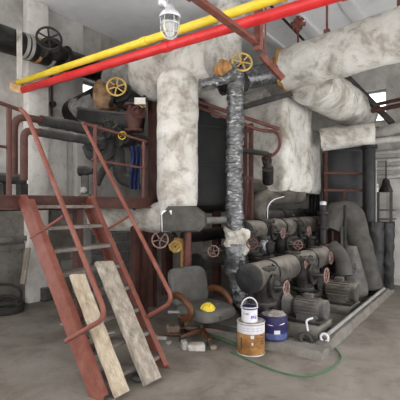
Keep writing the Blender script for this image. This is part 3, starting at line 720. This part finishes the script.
pipe('lagged_duct', [W(6.15, 2.25, 3.52), W(WA-.12, 2.12, 3.48)], .35, 'lagging_white', 'white lagged duct going from under the huge duct to the far wall', rough=.02, bands=0, n=28)
pipe('lagged_duct', [P(321, 139, 7.5), P(374, 134, 7.2)], .20, 'lagging_white', 'stained white lagged duct crossing above the dark grey tank', rough=.02, n=24)
pipe('steel_pipe', [P(322, 148, 7.45), P(322, 148, 7.45)+(P(410, 137, 7.3)-P(322, 148, 7.45))*1.7], .06, 'lagging_grey', 'grey pipe crossing under the stained white duct at right', rough=.006)
pipe('steel_pipe', [P(372, 111, 7.6), P(372, 111, 7.6)+(P(420, 101, 7.0)-P(372, 111, 7.6))*2.6], .045, 'red_oxide_dull', 'red-brown pipe near the ceiling at the right edge, lower one')
pipe('steel_pipe', [P(374, 105, 7.7), P(374, 105, 7.7)+(P(420, 95, 7.1)-P(374, 105, 7.7))*2.6], .035, 'red_oxide_dull', 'red-brown pipe near the ceiling at the right edge, upper one')
solo('pipe_fitting', G().ball(P(377, 131, 7.5), .075, 12, 8).rough(.02, 9), 'rust_orange', 'small rusty orange fitting on the stained pipes at right', 'fitting')
pipe('lagged_duct', [P(376, 134, 7.5), P(376, 134, 7.5)+(P(410, 124, 7.0)-P(376, 134, 7.5))*3.4], .10, 'lagging_grey', 'thin grey lagged duct running out at the right edge', rough=.012)
solo('diagonal_brace', G().bar(P(340, 70, 7.6), P(393, 124, 7.6), .06, .10), 'lagging_sooty', 'dark diagonal brace in front of the bright window strip', 'brace')
# sprinkler pipe at the ceiling
p0 = P(262, -8, 6.1); p1 = P(313, 52, 8.2); p0.z = p1.z = 4.78
t = thing('ceiling_conduit', p0, 'thin dark pipe with a red-brown cross fitting under the ceiling', 'pipe')
obj('pipe_body', G().cyl(p0, p1, .022, n=10), 'iron_dark', t)
q = P(298, 24, 7.03)
for dv in (V((1,0,0)), V((0,0,1)), V((.5,.5,-.4)), V((.6,-.2,.7))):
    obj('cross_fitting', G().cyl(q-dv*.13, q+dv*.13, .035, n=10), 'steel_red_brown', t)
obj('drop_rod', G().cyl(q, q-ZX*.34, .018, n=8), 'steel_red_brown', t)

# ================================================================== RIGHT: BLACK VERTICAL PIPES, ELBOW, CONE
def vpipe(px, Y, r, y0, y1, m, label, fl=(), rough=0):
    c = P(px, 200, Y); z0 = P(px, y1, Y).z; z1 = P(px, y0, Y).z
    z0 = max(z0, 0)
    t = thing('vertical_pipe', V((c.x, c.y, z0)), label, 'pipe')
    g = G().tube([V((c.x, c.y, z0)), V((c.x, c.y, z1))], r, 18, seg=.06)
    if rough: g.rough(rough, 7, px)
    obj('pipe_body', g, m, t)
    for y in fl: obj('flange', flange_g(V((c.x, c.y, P(px, y, Y).z)), ZX, r*1.35, .05), m, t)
    return t
vpipe(369, 7.3, .11, 143, 232, 'bitumen_black', 'tall black vertical pipe with a collar left of the pale wall', (147,))
vpipe(374.5, 7.2, .155, 222, 292, 'bitumen_black', 'thick black wrapped pipe standing on the floor below the tall black pipe', (), .035)
vpipe(387, 7.3, .12, 222, 289, 'bitumen_black', 'black wrapped pipe standing beside the pale wall, thinner of the pair', (), .03)
solo('thin_pipe', G().cyl(V((P(376, 0, 7.25).x, 7.25, .5)), V((P(376, 0, 7.25).x, 7.25, 2.4)), .014, n=8), 'pvc_grey', 'thin pale conduit running down the tall black pipe', 'pipe')
g = G().tube([P(328, 228, 7.3), P(334, 212, 7.3), P(352, 212, 7.25), P(362, 250, 7.2), P(371, 288, 7.15)], .21, 24, bend=.5, seg=.06).rough(.02, 4)
solo('lagged_elbow', g, 'canvas_dark', 'big dark grey lagged elbow curving down right of the headers', 'duct')
c = P(350, 285, 6.85); c.z = .1
t = thing('lagged_cone', c, 'grey cone-shaped insulated hopper in front of the big dark elbow', 'hopper')
obj('cone_body', G().lathe(c, ZX, [(0,.30),(.15,.285),(.75,.13),(.8,.11)], 24).rough(.012, 5), 'iron_grey', t)
obj('side_post', G().cyl(P(345, 282, 6.6), P(345, 205, 6.6), .028, n=8), 'iron_dark', t)
pipe('lagged_pipe', [P(332, 247, 6.6), P(342, 256, 6.4), P(345, 276, 6.3)], .12, 'canvas_dark', 'bent dark lagged pipe left of the grey cone', rough=.012, bend=.2)
# wall bars, sign and bell on the far wall
for py, lab in ((153, 'top'), (161, 'second'), (169, 'third'), (177, 'lowest')):
    p0 = PA(374, py, WA-.15); p1 = PA(470, py-2.5, WA-.15); p1.z = p0.z
    solo('wall_pipe', G().cyl(p0, p1, .045, n=12), 'lagging_grey', lab+' of four grey pipes along the far wall at right' if lab != 'second' and lab != 'third' else lab+' from top of four grey pipes along the far wall', 'pipe', 'pipes along the far wall')
q = P(375.5, 188, 7.6)
t = thing('warning_plate', q-ZX*.07, 'small white plate with a red mark by the tall black pipe', 'sign')
obj('plate', G().box(q, (.055, .006, .075), (V((1,0,0)), V((0,1,0)), ZX)), 'white_label', t)
obj('red_mark', G().box(q+V((0,-.008,.02)), (.04, .003, .02), (V((1,0,0)), V((0,1,0)), ZX)), 'sign_red', t)
q = PA(386, 186, WA-.2)
t = thing('wall_bell', q-ZX*.12, 'dark bell-shaped fitting hanging on the far wall', 'bell')
obj('bell_body', G().lathe(q-ZX*.12, ZX, [(0,.13),(.04,.12),(.14,.08),(.24,.06),(.27,.02)], 16), 'iron_dark', t)
obj('hanger', G().cyl(q+ZX*.12, q+ZX*.5, .012, n=8), 'iron_dark', t)
t = thing('wall_rack', PA(380, 225, WA-.2), 'dark steel rack against the far wall behind the black pipes', 'rack')
for px in (378, 391):
    q = PA(px, 200, WA-.22); obj('upright', G().box(V((q.x, q.y, .95)), (.025, .025, .95)), 'iron_grey', t)
for py in (210, 219):
    obj('shelf', G().bar(PA(372, py, WA-.25), PA(396, py, WA-.25), .14, .03), 'iron_grey', t)

# ================================================================== PUMP BAY: CURB AND PUMPS
ca0, cb0 = 4.03, 1.38
t = thing('curb', W(ca0, cb0, 0), 'worn concrete curb around the pump bay', 'curb', kind='structure')
g = G().rings([[W(a, b, z) for a, b in ((ca0-e, cb0-e), (ca0+.22, cb0-e), (ca0+.22, 2.9), (ca0-e, 2.9))] for z, e in ((0, .02), (.09, 0), (.10, -.012))])
def curb_bar(p0, p1, w, h, seed):
    L = (p1-p0).length; d = (p1-p0).normalized(); s = d.cross(ZX).normalized(); k = int(L/.07); rs = []
    prof = [(-w/2-.015,-.0),(w/2+.015,0),(w/2+.005,h*.6),(w/2-.02,h),(0,h+.004),(-w/2+.02,h),(-w/2-.005,h*.6)]
    for i in range(k+1): rs.append([p0+d*(L*i/k)+s*x+ZX*z for x, z in prof])
    g = G().rings(rs).rough(.012, 7, seed)
    for p in g.v: p.z = max(p.z, 0)
    return g
obj('curb_edge', curb_bar(W(ca0+.11, cb0-.02, 0), W(ca0+.11, 2.85, 0), .22, .10, 1), 'old_concrete', t)
obj('curb_edge', curb_bar(W(ca0+.2, cb0+.09, 0), W(8.2, cb0+.09, 0), .15, .10, 2), 'old_concrete', t)
pipe('conduit_pipe', [W(ca0+.42, cb0+.085, .132), W(7.6, cb0+.085, .132)], .024, 'pvc_grey', 'pale grey conduit lying along the right curb')
q = W(ca0+.40, cb0+.085, .132)
solo('conduit_ring', G().torus(q+V((-.01,-.03,.0)), V((-.6,-.8,.1)), .042, .014, 18, 8), 'pail_white', 'white plastic ring at the near end of the grey conduit', 'ring')

def pump(a, b, s, label, with_motor=True, mot='iron_grey', ped=.16, group='pump sets in the bay'):
    """b is the motor's free end; the pump lies towards +B. s scales"""
    t = thing('pump_set', W(a, b+.45*s, 0), label, 'pump', group)
    obj('pedestal', G().box(W(a, b+.42*s, ped/2), (.27*s, .40*s, ped/2), bev=.015).rough(.01, 6), 'old_concrete', t)
    obj('base_frame', G().box(W(a, b+.42*s, ped+.02), (.16*s, .38*s, .02)), 'iron_dark', t)
    z = ped+.04+.14*s; r = .125*s; c = W(a, b, z)
    m = obj('motor', G().lathe(c, BX, [(0,r*.55),(.01*s,r*.86),(.05*s,r),(.40*s,r),(.43*s,r*.85),(.46*s,r*.5)], 28), mot, t)
    for k in range(20):
        th = 2*math.pi*k/20
        e = AX*math.cos(th)+ZX*math.sin(th); tg = AX*-math.sin(th)+ZX*math.cos(th)
        obj('fin', G().box(c+BX*.235*s+e*r*1.03, (.15*s, .004*s, .014*s), (BX, tg, e)), mot, m)
    obj('fan_cover', G().lathe(c-BX*.015*s, BX, [(0,r*.4),(.004,r*.93),(.02*s,r*1.04),(.075*s,r*1.04)], 28), mot, m)
    obj('terminal_box', G().box(c+BX*.24*s+ZX*(r+.025*s), (.045*s, .06*s, .035*s), bev=.006), mot, m)
    obj('lifting_eye', G().torus(c+BX*.32*s+ZX*(r+.03*s), AX, .02*s, .006*s, 12, 6), 'iron_dark', m)
    for q in (-1, 1): obj('motor_foot', G().box(c+BX*.24*s+AX*.10*s*q-ZX*(r*.75+.01), (.035*s, .12*s, .05*s)), mot, m)
    obj('nameplate', G().box(c+BX*.16*s-AX*r*.80+ZX*r*.62-AX*.006, (.003, .03*s, .02*s), (AX, BX, ZX)), 'red_oxide', m)
    obj('coupling_guard', G().lathe(c+BX*.45*s, BX, [(0,.075*s),(.02*s,.10*s),(.10*s,.17*s),(.115*s,.17*s)], 22), mot, t)
    obj('volute', G().lathe(c+BX*.57*s, BX, [(0,.13*s),(.02*s,.19*s),(.10*s,.20*s),(.13*s,.16*s),(.16*s,.09*s),(.26*s,.085*s)], 26).rough(.008, 8), 'iron_dark', t)
    obj('suction_flange', flange_g(c+BX*.84*s, BX, .13*s, .03), 'iron_dark', t)
    obj('discharge', G().lathe(c+BX*.62*s+ZX*.1*s, ZX, [(0,.08*s),(.22*s,.07*s),(.225*s,.125*s),(.25*s,.125*s)], 18), 'iron_dark', t)
    return t
pump(4.82, 1.57, .93, 'grey pump and motor on a concrete pedestal, nearest the paint cans')
pump(6.25, 1.58, 1.08, 'grey-green pump and motor in the middle of the pump bay', mot='lagging_dusty', ped=.10)
g = G().tube([FL(308, 342, .12)+V((0,.3,.02)), P(305, 322, 4.5), P(313, 318, 4.5)], .016, 10, bend=.08)
solo('hooked_pipe', G().tube([P(308, 331, 4.42), P(306, 320, 4.42), P(313, 318, 4.42)], .011, 10, bend=.07), 'pail_white', 'white hooked pipe stub on the nearest pump pedestal', 'pipe')
solo('rubber_coil', G().torus(P(306, 340, 4.45), V((.3,-.6,.7)), .07, .028, 20, 8).rough(.01, 8), 'hose_black', 'small black hose coil in front of the nearest pump pedestal', 'hose')

# ================================================================== LEFT: BLACK WALL PIPE, VALVES, RISERS
bp = 5.75; zb = 4.03
t = thing('wall_pipe', W(3.0, bp, zb-.2), 'fat black insulated pipe high along the left wall', 'pipe')
a_v = PB(45, 50, bp).dot(AX)
obj('pipe_body', G().tube([W(1.6, bp, zb), W(5.0, bp, zb)], .19, 24, seg=.1).rough(.008, 4), 'bitumen_black', t)
for px in (22, 27, 36, 49):
    a = PB(px, 45, bp).dot(AX)
    obj('strap_band', G().lathe(W(a-.02, bp, zb), AX, [(0,.2),(.05,.2)], 24), 'lagging_grey' if px != 36 else 'rust_orange', t)
q = PB(19.5, 50, bp-.25)
obj('tape_strip', G().box(V((q.x, q.y, 3.78)), (.04, .008, .36), (AX, BX, ZX)).rough(.01, 8), 'lagging_white', t)
valve('gate_valve', PB(47, 44, bp-.42)-V((-.02,-.30,.0)), AX, V((.05,-1,.25)), .10, .175, 'black-wheeled valve on the fat black wall pipe', 'iron_dark', 'iron_dark', wheel_d=.32, face=V((.45,-1,.15)), spokes=6)
# two red-brown bent risers on the platform running into sooty pipes
zr1, zr2 = 2.70, 2.50
r1 = P(14, 178, 4.9); r2 = P(24, 178, 4.8)
def along(p, px):   # point further along A until it shows at px
    u = (px-200)/F; s = (p.x-u*p.y)/(u*.813-.582); return p+AX*s
r1t = V((r1.x, r1.y, zr1)); r2t = V((r2.x, r2.y, zr2))
pipe('riser_pipe', [V((r1.x, r1.y, 1.9)), r1t, along(r1t, 42)], .045, 'red_oxide_dull', 'red-brown bent pipe on the platform, taller of the two', bend=.2)
pipe('riser_pipe', [V((r2.x, r2.y, 1.9)), r2t, along(r2t, 40)], .045, 'red_oxide_dull', 'red-brown bent pipe on the platform, shorter of the two', bend=.2)
pipe('sooty_pipe', [along(r1t, 41), along(r1t, 152)], .075, 'lagging_sooty', 'sooty black pipe running right from the taller bent pipe', rough=.02, seg=.06)
pipe('sooty_pipe', [along(r2t, 39), along(r2t, 100)], .055, 'lagging_sooty', 'sooty black pipe running right from the shorter bent pipe', rough=.012)
pipe('floor_pipe', [P(-20, 176, 4.75), P(27, 180, 4.95)], .065, 'iron_dark', 'dark flanged pipe lying low on the platform at the left edge')
for px in (5, 22):
    q = P(px, 190, 4.86)
    solo('pipe_stand', G().box(V((q.x, q.y, (PZ+1.86)/2)), (.05, .05, (1.86-PZ)/2)), 'iron_dark', 'small dark stand under the low platform pipe, '+('left one' if px == 5 else 'right one'), 'stand')
q0 = PB(52, 72, 6.1); q1 = PB(52, 125, 6.1)
t = thing('thin_pipe', q1, 'thin red-brown vertical pipe on the left wall', 'pipe')
obj('pipe_body', G().cyl(q1, V((q1.x, q1.y, q0.z)), .022, n=8), 'red_oxide_dull', t)
obj('pipe_joint', G().ball(PB(53, 104, 6.08), .06, 10, 8), 'iron_dark', t)
# valve cluster right of the stairs top
valve('gate_valve', P(128, 100, 6.15), V((.85,.2,-.2)), V((-.35,-.9,.35)), .12, .135, 'black valve with ochre yellow wheel on the torn duct', 'wheel_yellow', 'bitumen_black', wheel_d=.34, face=V((.15,-1,.15)), spokes=6)
solo('rusty_cone', G().lathe(P(101, 97, 6.5), V((1,-.25,-.05)), [(0,.27),(.06,.27),(.3,.18),(.42,.15),(.43,.2),(.47,.2)], 24).rough(.02, 6), 'rust_brown', 'rust-brown reducer cone left of the ochre yellow wheel', 'reducer')
t = thing('box_beam', P(110, 124, 6.4), 'sooty black box trunking below the ochre yellow wheel', 'beam')
obj('trunking', G().bar(P(84, 115, 6.7), P(138, 124, 6.2), .35, .20, .01).rough(.012, 5), 'bitumen_black', t)
obj('dusty_top', G().bar(P(84, 110.5, 6.7), P(138, 116.5, 6.2), .38, .025), 'lagging_dusty', t)
valve('globe_valve', P(134, 118, 5.75), ZX, V((.5,-.75,.5)), .095, .055, 'rusty red-brown valve with a cream tag left of the white duct', 'wheel_yellow', 'red_oxide_dull', wheel_d=.3, fl='red_oxide_dull')
solo('instruction_tag', G().box(P(140, 101, 5.4), (.075, .008, .045), (V((1,0,0)), V((0,1,0)), V((.0,.0,1))), bev=.004), 'lagging_white', 'blank cream tag plate beside the rusty red-brown valve', 'tag')
valve('gate_valve', P(126, 141, 5.9), AX, V((-.1,-1,.25)), .07, .055, 'small bright yellow-wheeled valve above the blue cloth', 'gas_yellow', wheel_d=.2, face=V((-.05,-1,.05)), spokes=3)
for (pts, r, lab) in (([P(88,146,6.0), P(90,155,6.0), P(108,158,6.0), P(112,140,6.0), P(130,140,6.0)], .085, 'sooty bent pipe cluster behind the guard rail, left one'),
                      ([P(104,140,6.1), P(118,148,6.1), P(120,178,6.1), P(138,184,6.1)], .10, 'sooty bent pipe behind the guard rail, beside the blue cloth'),
                      ([P(96,185,6.0), P(104,168,6.0), P(112,160,6.05)], .06, 'sooty slanting pipe behind the guard rail near the platform')):
    pipe('sooty_pipe', pts, r, 'lagging_sooty', lab, bend=.12, rough=.015)
valve('gate_valve', P(100, 143, 5.95), AX, V((.2,-.6,.7)), .09, .08, 'sooty black valve behind the guard rail, left cluster', 'iron_dark', 'lagging_sooty', wheel_d=.25)
valve('gate_valve', P(114, 133, 5.95), AX, V((-.2,-.6,.7)), .08, .08, 'sooty black valve behind the guard rail, right cluster', 'iron_dark', 'lagging_sooty', wheel_d=.25)
q = P(85, 172, 5.4)
t = thing('small_pump', V((q.x, q.y, PZ)), 'small dark stand with a round head on the platform left of the rail post', 'pump')
obj('stand', G().lathe(V((q.x, q.y, PZ)), ZX, [(0,.09),(.03,.085),(.05,.05),(.3,.055)], 14), 'iron_grey', t)
obj('head', G().lathe(P(85, 171, 5.38)-V((.1,0,0)), V((1,0,0)), [(0,.03),(.02,.07),(.12,.07),(.18,.04),(.2,.04)], 14), 'iron_dark', t)
obj('cap', G().ball(P(83.5, 190, 5.3)+ZX*.0, .045, 10, 8), 'rubble_pale', t)
# blue cloth hung on the pipe
g = G(); rs = []
for i in range(13):
    y = 146+i*3.6; row = []
    for j in range(15):
        x = 130+j*.72-(1 if i < 2 else 0); th = 2.0*math.sin(j*1.15+i*.25)*.02
        row.append(P(x+.8*math.sin(i*.5), y, 5.6+th))
    rs.append(row)
n_ = 15; vs1 = [p for r in rs for p in r]; fs1 = [(i*n_+j, i*n_+j+1, (i+1)*n_+j+1, (i+1)*n_+j) for i in range(12) for j in range(14)]
back = [p+V((0,.03,0)) for p in vs1]; o_ = len(vs1)
rim = [j for j in range(n_)]+[i*n_+n_-1 for i in range(1, 13)]+[12*n_+j for j in range(n_-2, -1, -1)]+[i*n_ for i in range(11, 0, -1)]
fs1 += [tuple(k+o_ for k in reversed(f)) for f in fs1]+[(rim[k], rim[(k+1) % len(rim)], rim[(k+1) % len(rim)]+o_, rim[k]+o_) for k in range(len(rim))]
g.add(vs1+back, fs1)
solo('blue_cloth', g, 'blue_cloth', 'dark blue cloth hanging behind the guard rail', 'cloth', smooth=60)
# dark pipe under the platform
pipe('steel_pipe', [PB(-10, 207, 4.6), PB(76, 206, 4.6)], .05, 'bitumen_black', 'black pipe under the platform behind the stairs')

# ================================================================== OFFICE CHAIR
cf = V((.68, -.733, 0)); cr_ = V((-.733, -.68, 0)); cc = V((.02, 4.80, 0))
t = thing('office_chair', cc, 'worn grey office chair with curved brown wooden arms', 'chair')
def C(f, s, z): return cc+cf*f+cr_*s+ZX*z
def cushion(w, d, th, n=10):
    """rounded slab in local (x,y,z)"""
    rs = []
    for i, (zz, sc) in enumerate(((0,.88),(.15,.97),(.5,1),(.8,.97),(.95,.9),(1.0,.75))):
        ring = []
        for k in range(36):
            a = 2*math.pi*k/36; c_, s_2 = math.cos(a), math.sin(a); e = .45
            ring.append((math.copysign(abs(c_)**e, c_)*w/2*sc, math.copysign(abs(s_2)**e, s_2)*d/2*sc, zz*th))
        rs.append(ring)
    return rs
rs = cushion(.56, .60, .14)
obj('seat', G().rings([[C(y+.07, x, .265+z+(.02*math.cos(y*4))) for x, y, z in r] for r in rs]).rough(.006, 6), 'chair_fabric', t)
rs = cushion(.58, .50, .11)
tilt = V((-.22, 0, 1)).normalized()
def Bk(x, y, z):   # back: x across, y up, z thickness towards the front
    up = (ZX*.96-cf*.27); fr = (cf*.96+ZX*.27)
    bow = -.9*x*x
    return cc+cf*(-.30)+cr_*x+ZX*.575+up*y*(1)+fr*(z-.05-bow)
g = G().rings([[Bk(x*(1.0+.12*(y)), y, z) for x, y, z in r] for r in rs])
obj('backrest', g, 'chair_fabric', t)
for s in (-1, 1):
    g = G().tube([C(-.24, .27*s, .50), C(-.10, .31*s, .56), C(.06, .32*s, .53), C(.18, .32*s, .43), C(.13, .32*s, .32), C(-.02, .30*s, .30)], .042, 12, bend=.12, flat=.75, seg=.04)
    obj('armrest', g, 'chair_wood', t)
obj('gas_column', G().cyl(C(0,0,.09), C(0,0,.27), .03, n=12), 'chair_black', t)
obj('tilt_mechanism', G().box(C(0,0,.245), (.13,.10,.02), (cf,cr_,ZX), bev=.006), 'chair_black', t)
for k in range(5):
    a = 2*math.pi*k/5+.45; e = cf*math.cos(a)+cr_*math.sin(a)
    lg = obj('base_leg', G().rings([[cc+e*x+ZX.cross(e)*y+ZX*z for y, z in ((-w_,z0),(w_,z0),(w_*.7,z1),(-w_*.7,z1))] for x, w_, z0, z1 in ((.02,.035,.085,.13),(.16,.03,.08,.12),(.30,.022,.07,.09))]), 'chair_wood', t)
    obj('caster', G().cyl(cc+e*.285-ZX.cross(e)*.02+ZX*.031, cc+e*.285+ZX.cross(e)*.02+ZX*.031, .03, n=14).cyl(cc+e*.285+ZX*.03, cc+e*.285+ZX*.08, .01, n=8), 'chair_black', lg)
obj('seat_knob', G().cyl(C(.36, .05, .34), C(.385, .05, .34), .025, n=12), 'iron_grey', t)
# things on the seat
hc = P(208.5, 308.5, 4.50)
t = thing('hard_hat', hc-ZX*.06, 'yellow hard hat lying on the office chair seat', 'hard hat')
hax = V((.1, -.8, .6)).normalized()
obj('dome', G().lathe(hc-hax*.05, hax, [(0,.078),(.02,.078),(.048,.069),(.073,.047),(.086,.017),(.088,.002)], 22), 'helmet_yellow', t)
obj('brim', G().lathe(hc-hax*.055, hax, [(0,.076),(.002,.090),(.01,.090),(.014,.076)], 22), 'helmet_yellow', t)
for k in (-1, 0, 1):
    s1 = hax.cross(ZX).normalized(); u1 = s1.cross(hax)
    obj('ridge', G().tube([hc+hax*.01+u1*.068+s1*.02*k, hc+hax*.04+u1*.02+s1*.02*k, hc+hax*.038-u1*.03+s1*.02*k, hc+hax*.0-u1*.07+s1*.02*k], .006, 6, bend=.03), 'helmet_yellow', t)
solo('wooden_stick', G().bar(P(168, 312, 4.72), P(203, 311.5, 4.62), .03, .03, .004), 'pvc_grey', 'pale stick lying across the chair seat left of the hard hat', 'stick')
solo('cloth_pad', G().ball(P(220, 307, 4.78), .10, 16, 10, (1.2,.9,.35)).rough(.02, 7), 'rubble_brown', 'brown-grey cloth pad on the chair seat right of the hard hat', 'cloth')

# ================================================================== PAINT CANS
def can(name, c, r, h, m, lid_m, label, cat='paint can', bands=()):
    c = V(c); t = thing(name, c, label, cat)
    obj('can_body', G().lathe(c, ZX, [(0,r*.98),(.006,r*1.0),(h-.006,r*1.0),(h,r*.99)], 36), m, t)
    obj('bottom_rim', G().torus(c+ZX*.006, ZX, r, .006, 36, 6), 'tin_grey' if m != 'can_blue' else 'can_blue', t)
    obj('top_rim', G().torus(c+ZX*h, ZX, r, .007, 36, 6), 'tin_grey' if m != 'can_blue' else 'can_blue', t)
    obj('lid', G().lathe(c+ZX*(h-.012), ZX, [(0,r*.9),(.008,r*.9),(.014,r*.95),(.018,r*.93)], 36), lid_m, t)
    for z0, z1, bm__ in bands:
        obj('printed_band', G().lathe(c+ZX*z0, ZX, [(0,r*1.006),(z1-z0,r*1.006)], 36, cap=False), bm__, t)
    return t
def curved_patch(t, c, r, a0, a1, z0, z1, m, name='printed_label'):
    n = 8; rs = []
    pts = [c+V((math.cos(a0+(a1-a0)*i/n), math.sin(a0+(a1-a0)*i/n), 0))*r for i in range(n+1)]
    vs_ = [p+ZX*z0 for p in pts]+[p+ZX*z1 for p in pts]
    return obj(name, G().add(vs_, [(i, i+1, n+2+i, n+1+i) for i in range(n)]), m, t)
c1 = V((.555, 4.355, 0)); r1_ = .148
t = can('paint_can', c1, r1_, .34, 'can_brown', 'can_lid', 'large brown-yellow printed paint can with a white top band', bands=((.235,.325,'white_label'),))
for z in (.265, .29): 
    for k in range(5):
        a = -2.35+k*.33; curved_patch(t, c1, r1_*1.012, a, a+.25, z, z+.011, 'print_grey', 'printed_line')
curved_patch(t, c1, r1_*1.01, -1.72, -1.48, .19, .225, 'white_label')
curved_patch(t, c1, r1_*1.01, -1.66, -1.54, .12, .15, 'white_label')
for k in range(4): curved_patch(t, c1, r1_*1.01, -.98, -.62, .12+k*.03, .132+k*.03, 'canvas_dark', 'printed_line')
curved_patch(t, c1, r1_*1.01, -2.52, -2.38, .06, .19, 'canvas_dark', 'printed_line')
c2 = V((.535, 4.33, .348)); r2_ = .086
t = can('paint_pail', c2, r2_, .155, 'pail_white', 'can_blue', 'small white pail with purple print standing on the brown can', 'pail')
curved_patch(t, c2, r2_*1.012, -2.5, -.6, .085, .10, 'print_purple', 'printed_line')
curved_patch(t, c2, r2_*1.012, -1.5, -.7, .04, .075, 'print_purple', 'printed_mark')
curved_patch(t, c2, r2_*1.012, -2.6, -.5, .135, .15, 'can_blue', 'printed_line')
hp = []
for k in range(15):
    a = math.pi*k/14; hp.append(c2+V((math.cos(a)*r2_*1.02, -.02*math.sin(a), .14+math.sin(a)*.115)))
obj('handle', G().tube(hp, .007, 8), 'pail_white', t)
c3 = V((.835, 4.505, .105)); r3_ = .145
t = can('paint_can', c3, r3_, .265, 'can_blue', 'can_lid', 'dark blue-purple paint can with a crusted grey lid', bands=((.02,.085,'print_blue'),))
curved_patch(t, c3, r3_*1.012, -1.75, -1.3, .085, .125, 'white_label')
obj('lid_crust', G().ball(c3+ZX*.27, .12, 20, 8, (1,1,.18)).rough(.025, 12), 'can_lid', t)
obj('handle', G().tube([c3+V((-r3_,0,.22)), c3+V((-r3_*.6,-r3_*.95,.17)), c3+V((r3_*.6,-r3_*.95,.19)), c3+V((r3_,0,.22))], .005, 6, bend=.1), 'tin_grey', t)

# ================================================================== FLOOR CLUTTER
hpts = [FL(231, 352, .012), FL(262, 366, .012), FL(285, 374, .012), FL(305, 377, .012), FL(325, 372, .012), FL(338, 364, .012), FL(342, 356, .012), FL(335, 348, .012)]
solo('garden_hose', G().tube(hpts, .008, 8, bend=.2, seg=.05), 'green_hose', 'thin green hose lying on the floor in front of the cans', 'hose')
pipe('green_rod', [FL(208, 334, .03), FL(240, 346, .03)], .012, 'green_hose', 'green rod on the floor beside the chair base', n=8)
def rock(px, py, sx, sy, sz, m, label, name='rubble_piece', cat='rubble', rot=0.0, seed=0):
    c = FL(px, py); ca, sa = math.cos(rot), math.sin(rot)
    g = G().box(c+ZX*sz/2, (sx/2, sy/2, sz/2), (V((ca,sa,0)), V((-sa,ca,0)), ZX), bev=min(sx,sy,sz)*.15).rough(min(sx,sy,sz)*.14, 12, seed)
    mn = min(p.z for p in g.v); g.v = [p-ZX*mn for p in g.v]
    return solo(name, g, m, label, cat, 'rubble round the chair' if name == 'rubble_piece' else None, smooth=30)
rock(196, 350, .19, .12, .07, 'rubble_pale', 'broken pale block on the floor in front of the chair base', rot=.1, seed=1)
rock(184, 349, .06, .10, .09, 'rubble_pale', 'upright pale chip left of the broken pale block', rot=.3, seed=2)
rock(173, 334, .15, .12, .11, 'rubble_brown', 'brown-grey stone left of the chair base', rot=.5, seed=3)
rock(161, 339, .14, .06, .03, 'rubble_pale', 'flat pale chip behind the foot of the stairs', rot=-.2, seed=4)
rock(213, 349, .07, .06, .04, 'rubble_brown', 'small brown chip right of the broken pale block', rot=.4, seed=5)
rock(169, 344, .05, .05, .03, 'rubble_pale', 'tiny pale chip nearest the right stair stringer', rot=.9, seed=6)
rock(232, 331, .16, .10, .05, 'rubble_pale', 'pale flat stone between the chair and the brown can', rot=.2, seed=7)
rock(190, 329, .13, .10, .12, 'rubble_brown', 'brown lump under the chair seat', rot=.6, seed=8)
rock(180, 326, .07, .06, .13, 'iron_grey', 'grey metal piece under the chair at left', rot=.2, seed=9)
rock(219, 337, .12, .05, .05, 'rubble_brown', 'brown wood offcut under the chair at right', rot=-.5, seed=10)
pipe('steel_bar', [FL(158, 334, .02), FL(190, 335, .05)], .018, 'chair_wood', 'brown bar lying left of the chair base', n=8)
solo('cap_lid', G().ball(FL(139, 381, .0)+ZX*.035, .075, 16, 10, (1,1,.5)), 'tank_grey', 'small blue-grey dome beside the foot of the wide plank', 'cap')
for k, (px, py, l, rot, lab) in enumerate(((75, 326, .16, -.25, 'long pale splinter on the floor left of the stairs'), (62, 324, .05, .3, 'small pale chip left of the long splinter'), (110, 333, .12, .5, 'pale splinter under the stairs'), (124, 330, .10, -.3, 'small pale scrap beneath the wide plank'), (118, 338, .08, .1, 'flat pale scrap between the two planks'))):
    c = FL(px, py, .008)
    solo('wood_splinter', G().bar(c-V((math.cos(rot), math.sin(rot), 0))*l/2, c+V((math.cos(rot), math.sin(rot), 0))*l/2, .03, .014, .003), 'rubble_pale', lab, 'splinter', 'splinters on the floor by the stairs')
# hose coils against the left wall, small box and post
hc0 = FL(4, 312, .0)
t = thing('hose_coil', hc0, 'loose coil of dark hose against the wall at the left edge', 'hose')
for k, (dz, R, tl) in enumerate(((.03,.26,.0),(.08,.27,.06),(.12,.25,.1),(.2,.24,.35))):
    obj('hose_loop', G().torus(hc0+ZX*(dz+(R*tl*.8)), V((.1*k, -tl*1.2, 1)), R, .022, 30, 8), 'hose_black', t)
c = FL(46, 300); 
t = thing('switch_box', c, 'small grey box on the floor against the wall left of the stairs', 'box')
obj('box_body', G().box(c+ZX*.12, (.10, .08, .10), bev=.01), 'iron_grey', t)
obj('foot', G().box(c+ZX*.012, (.11, .09, .012)), 'iron_dark', t)
q = PB(25, 250, WB-.22)
solo('leaning_board', G().bar(PB(23, 284, WB-.32), PB(28, 248, WB-.22), .13, .03), 'weathered_wood_grey', 'grey board leaning against the recessed wall panel', 'board')
q = FL(38, 300)
solo('floor_valve', G().lathe(q, ZX, [(0,.08),(.03,.08),(.04,.05),(.22,.05),(.24,.08),(.27,.08),(.28,.03),(.36,.03)], 14), 'iron_dark', 'small dark valve stub on the floor left of the grey box', 'valve')
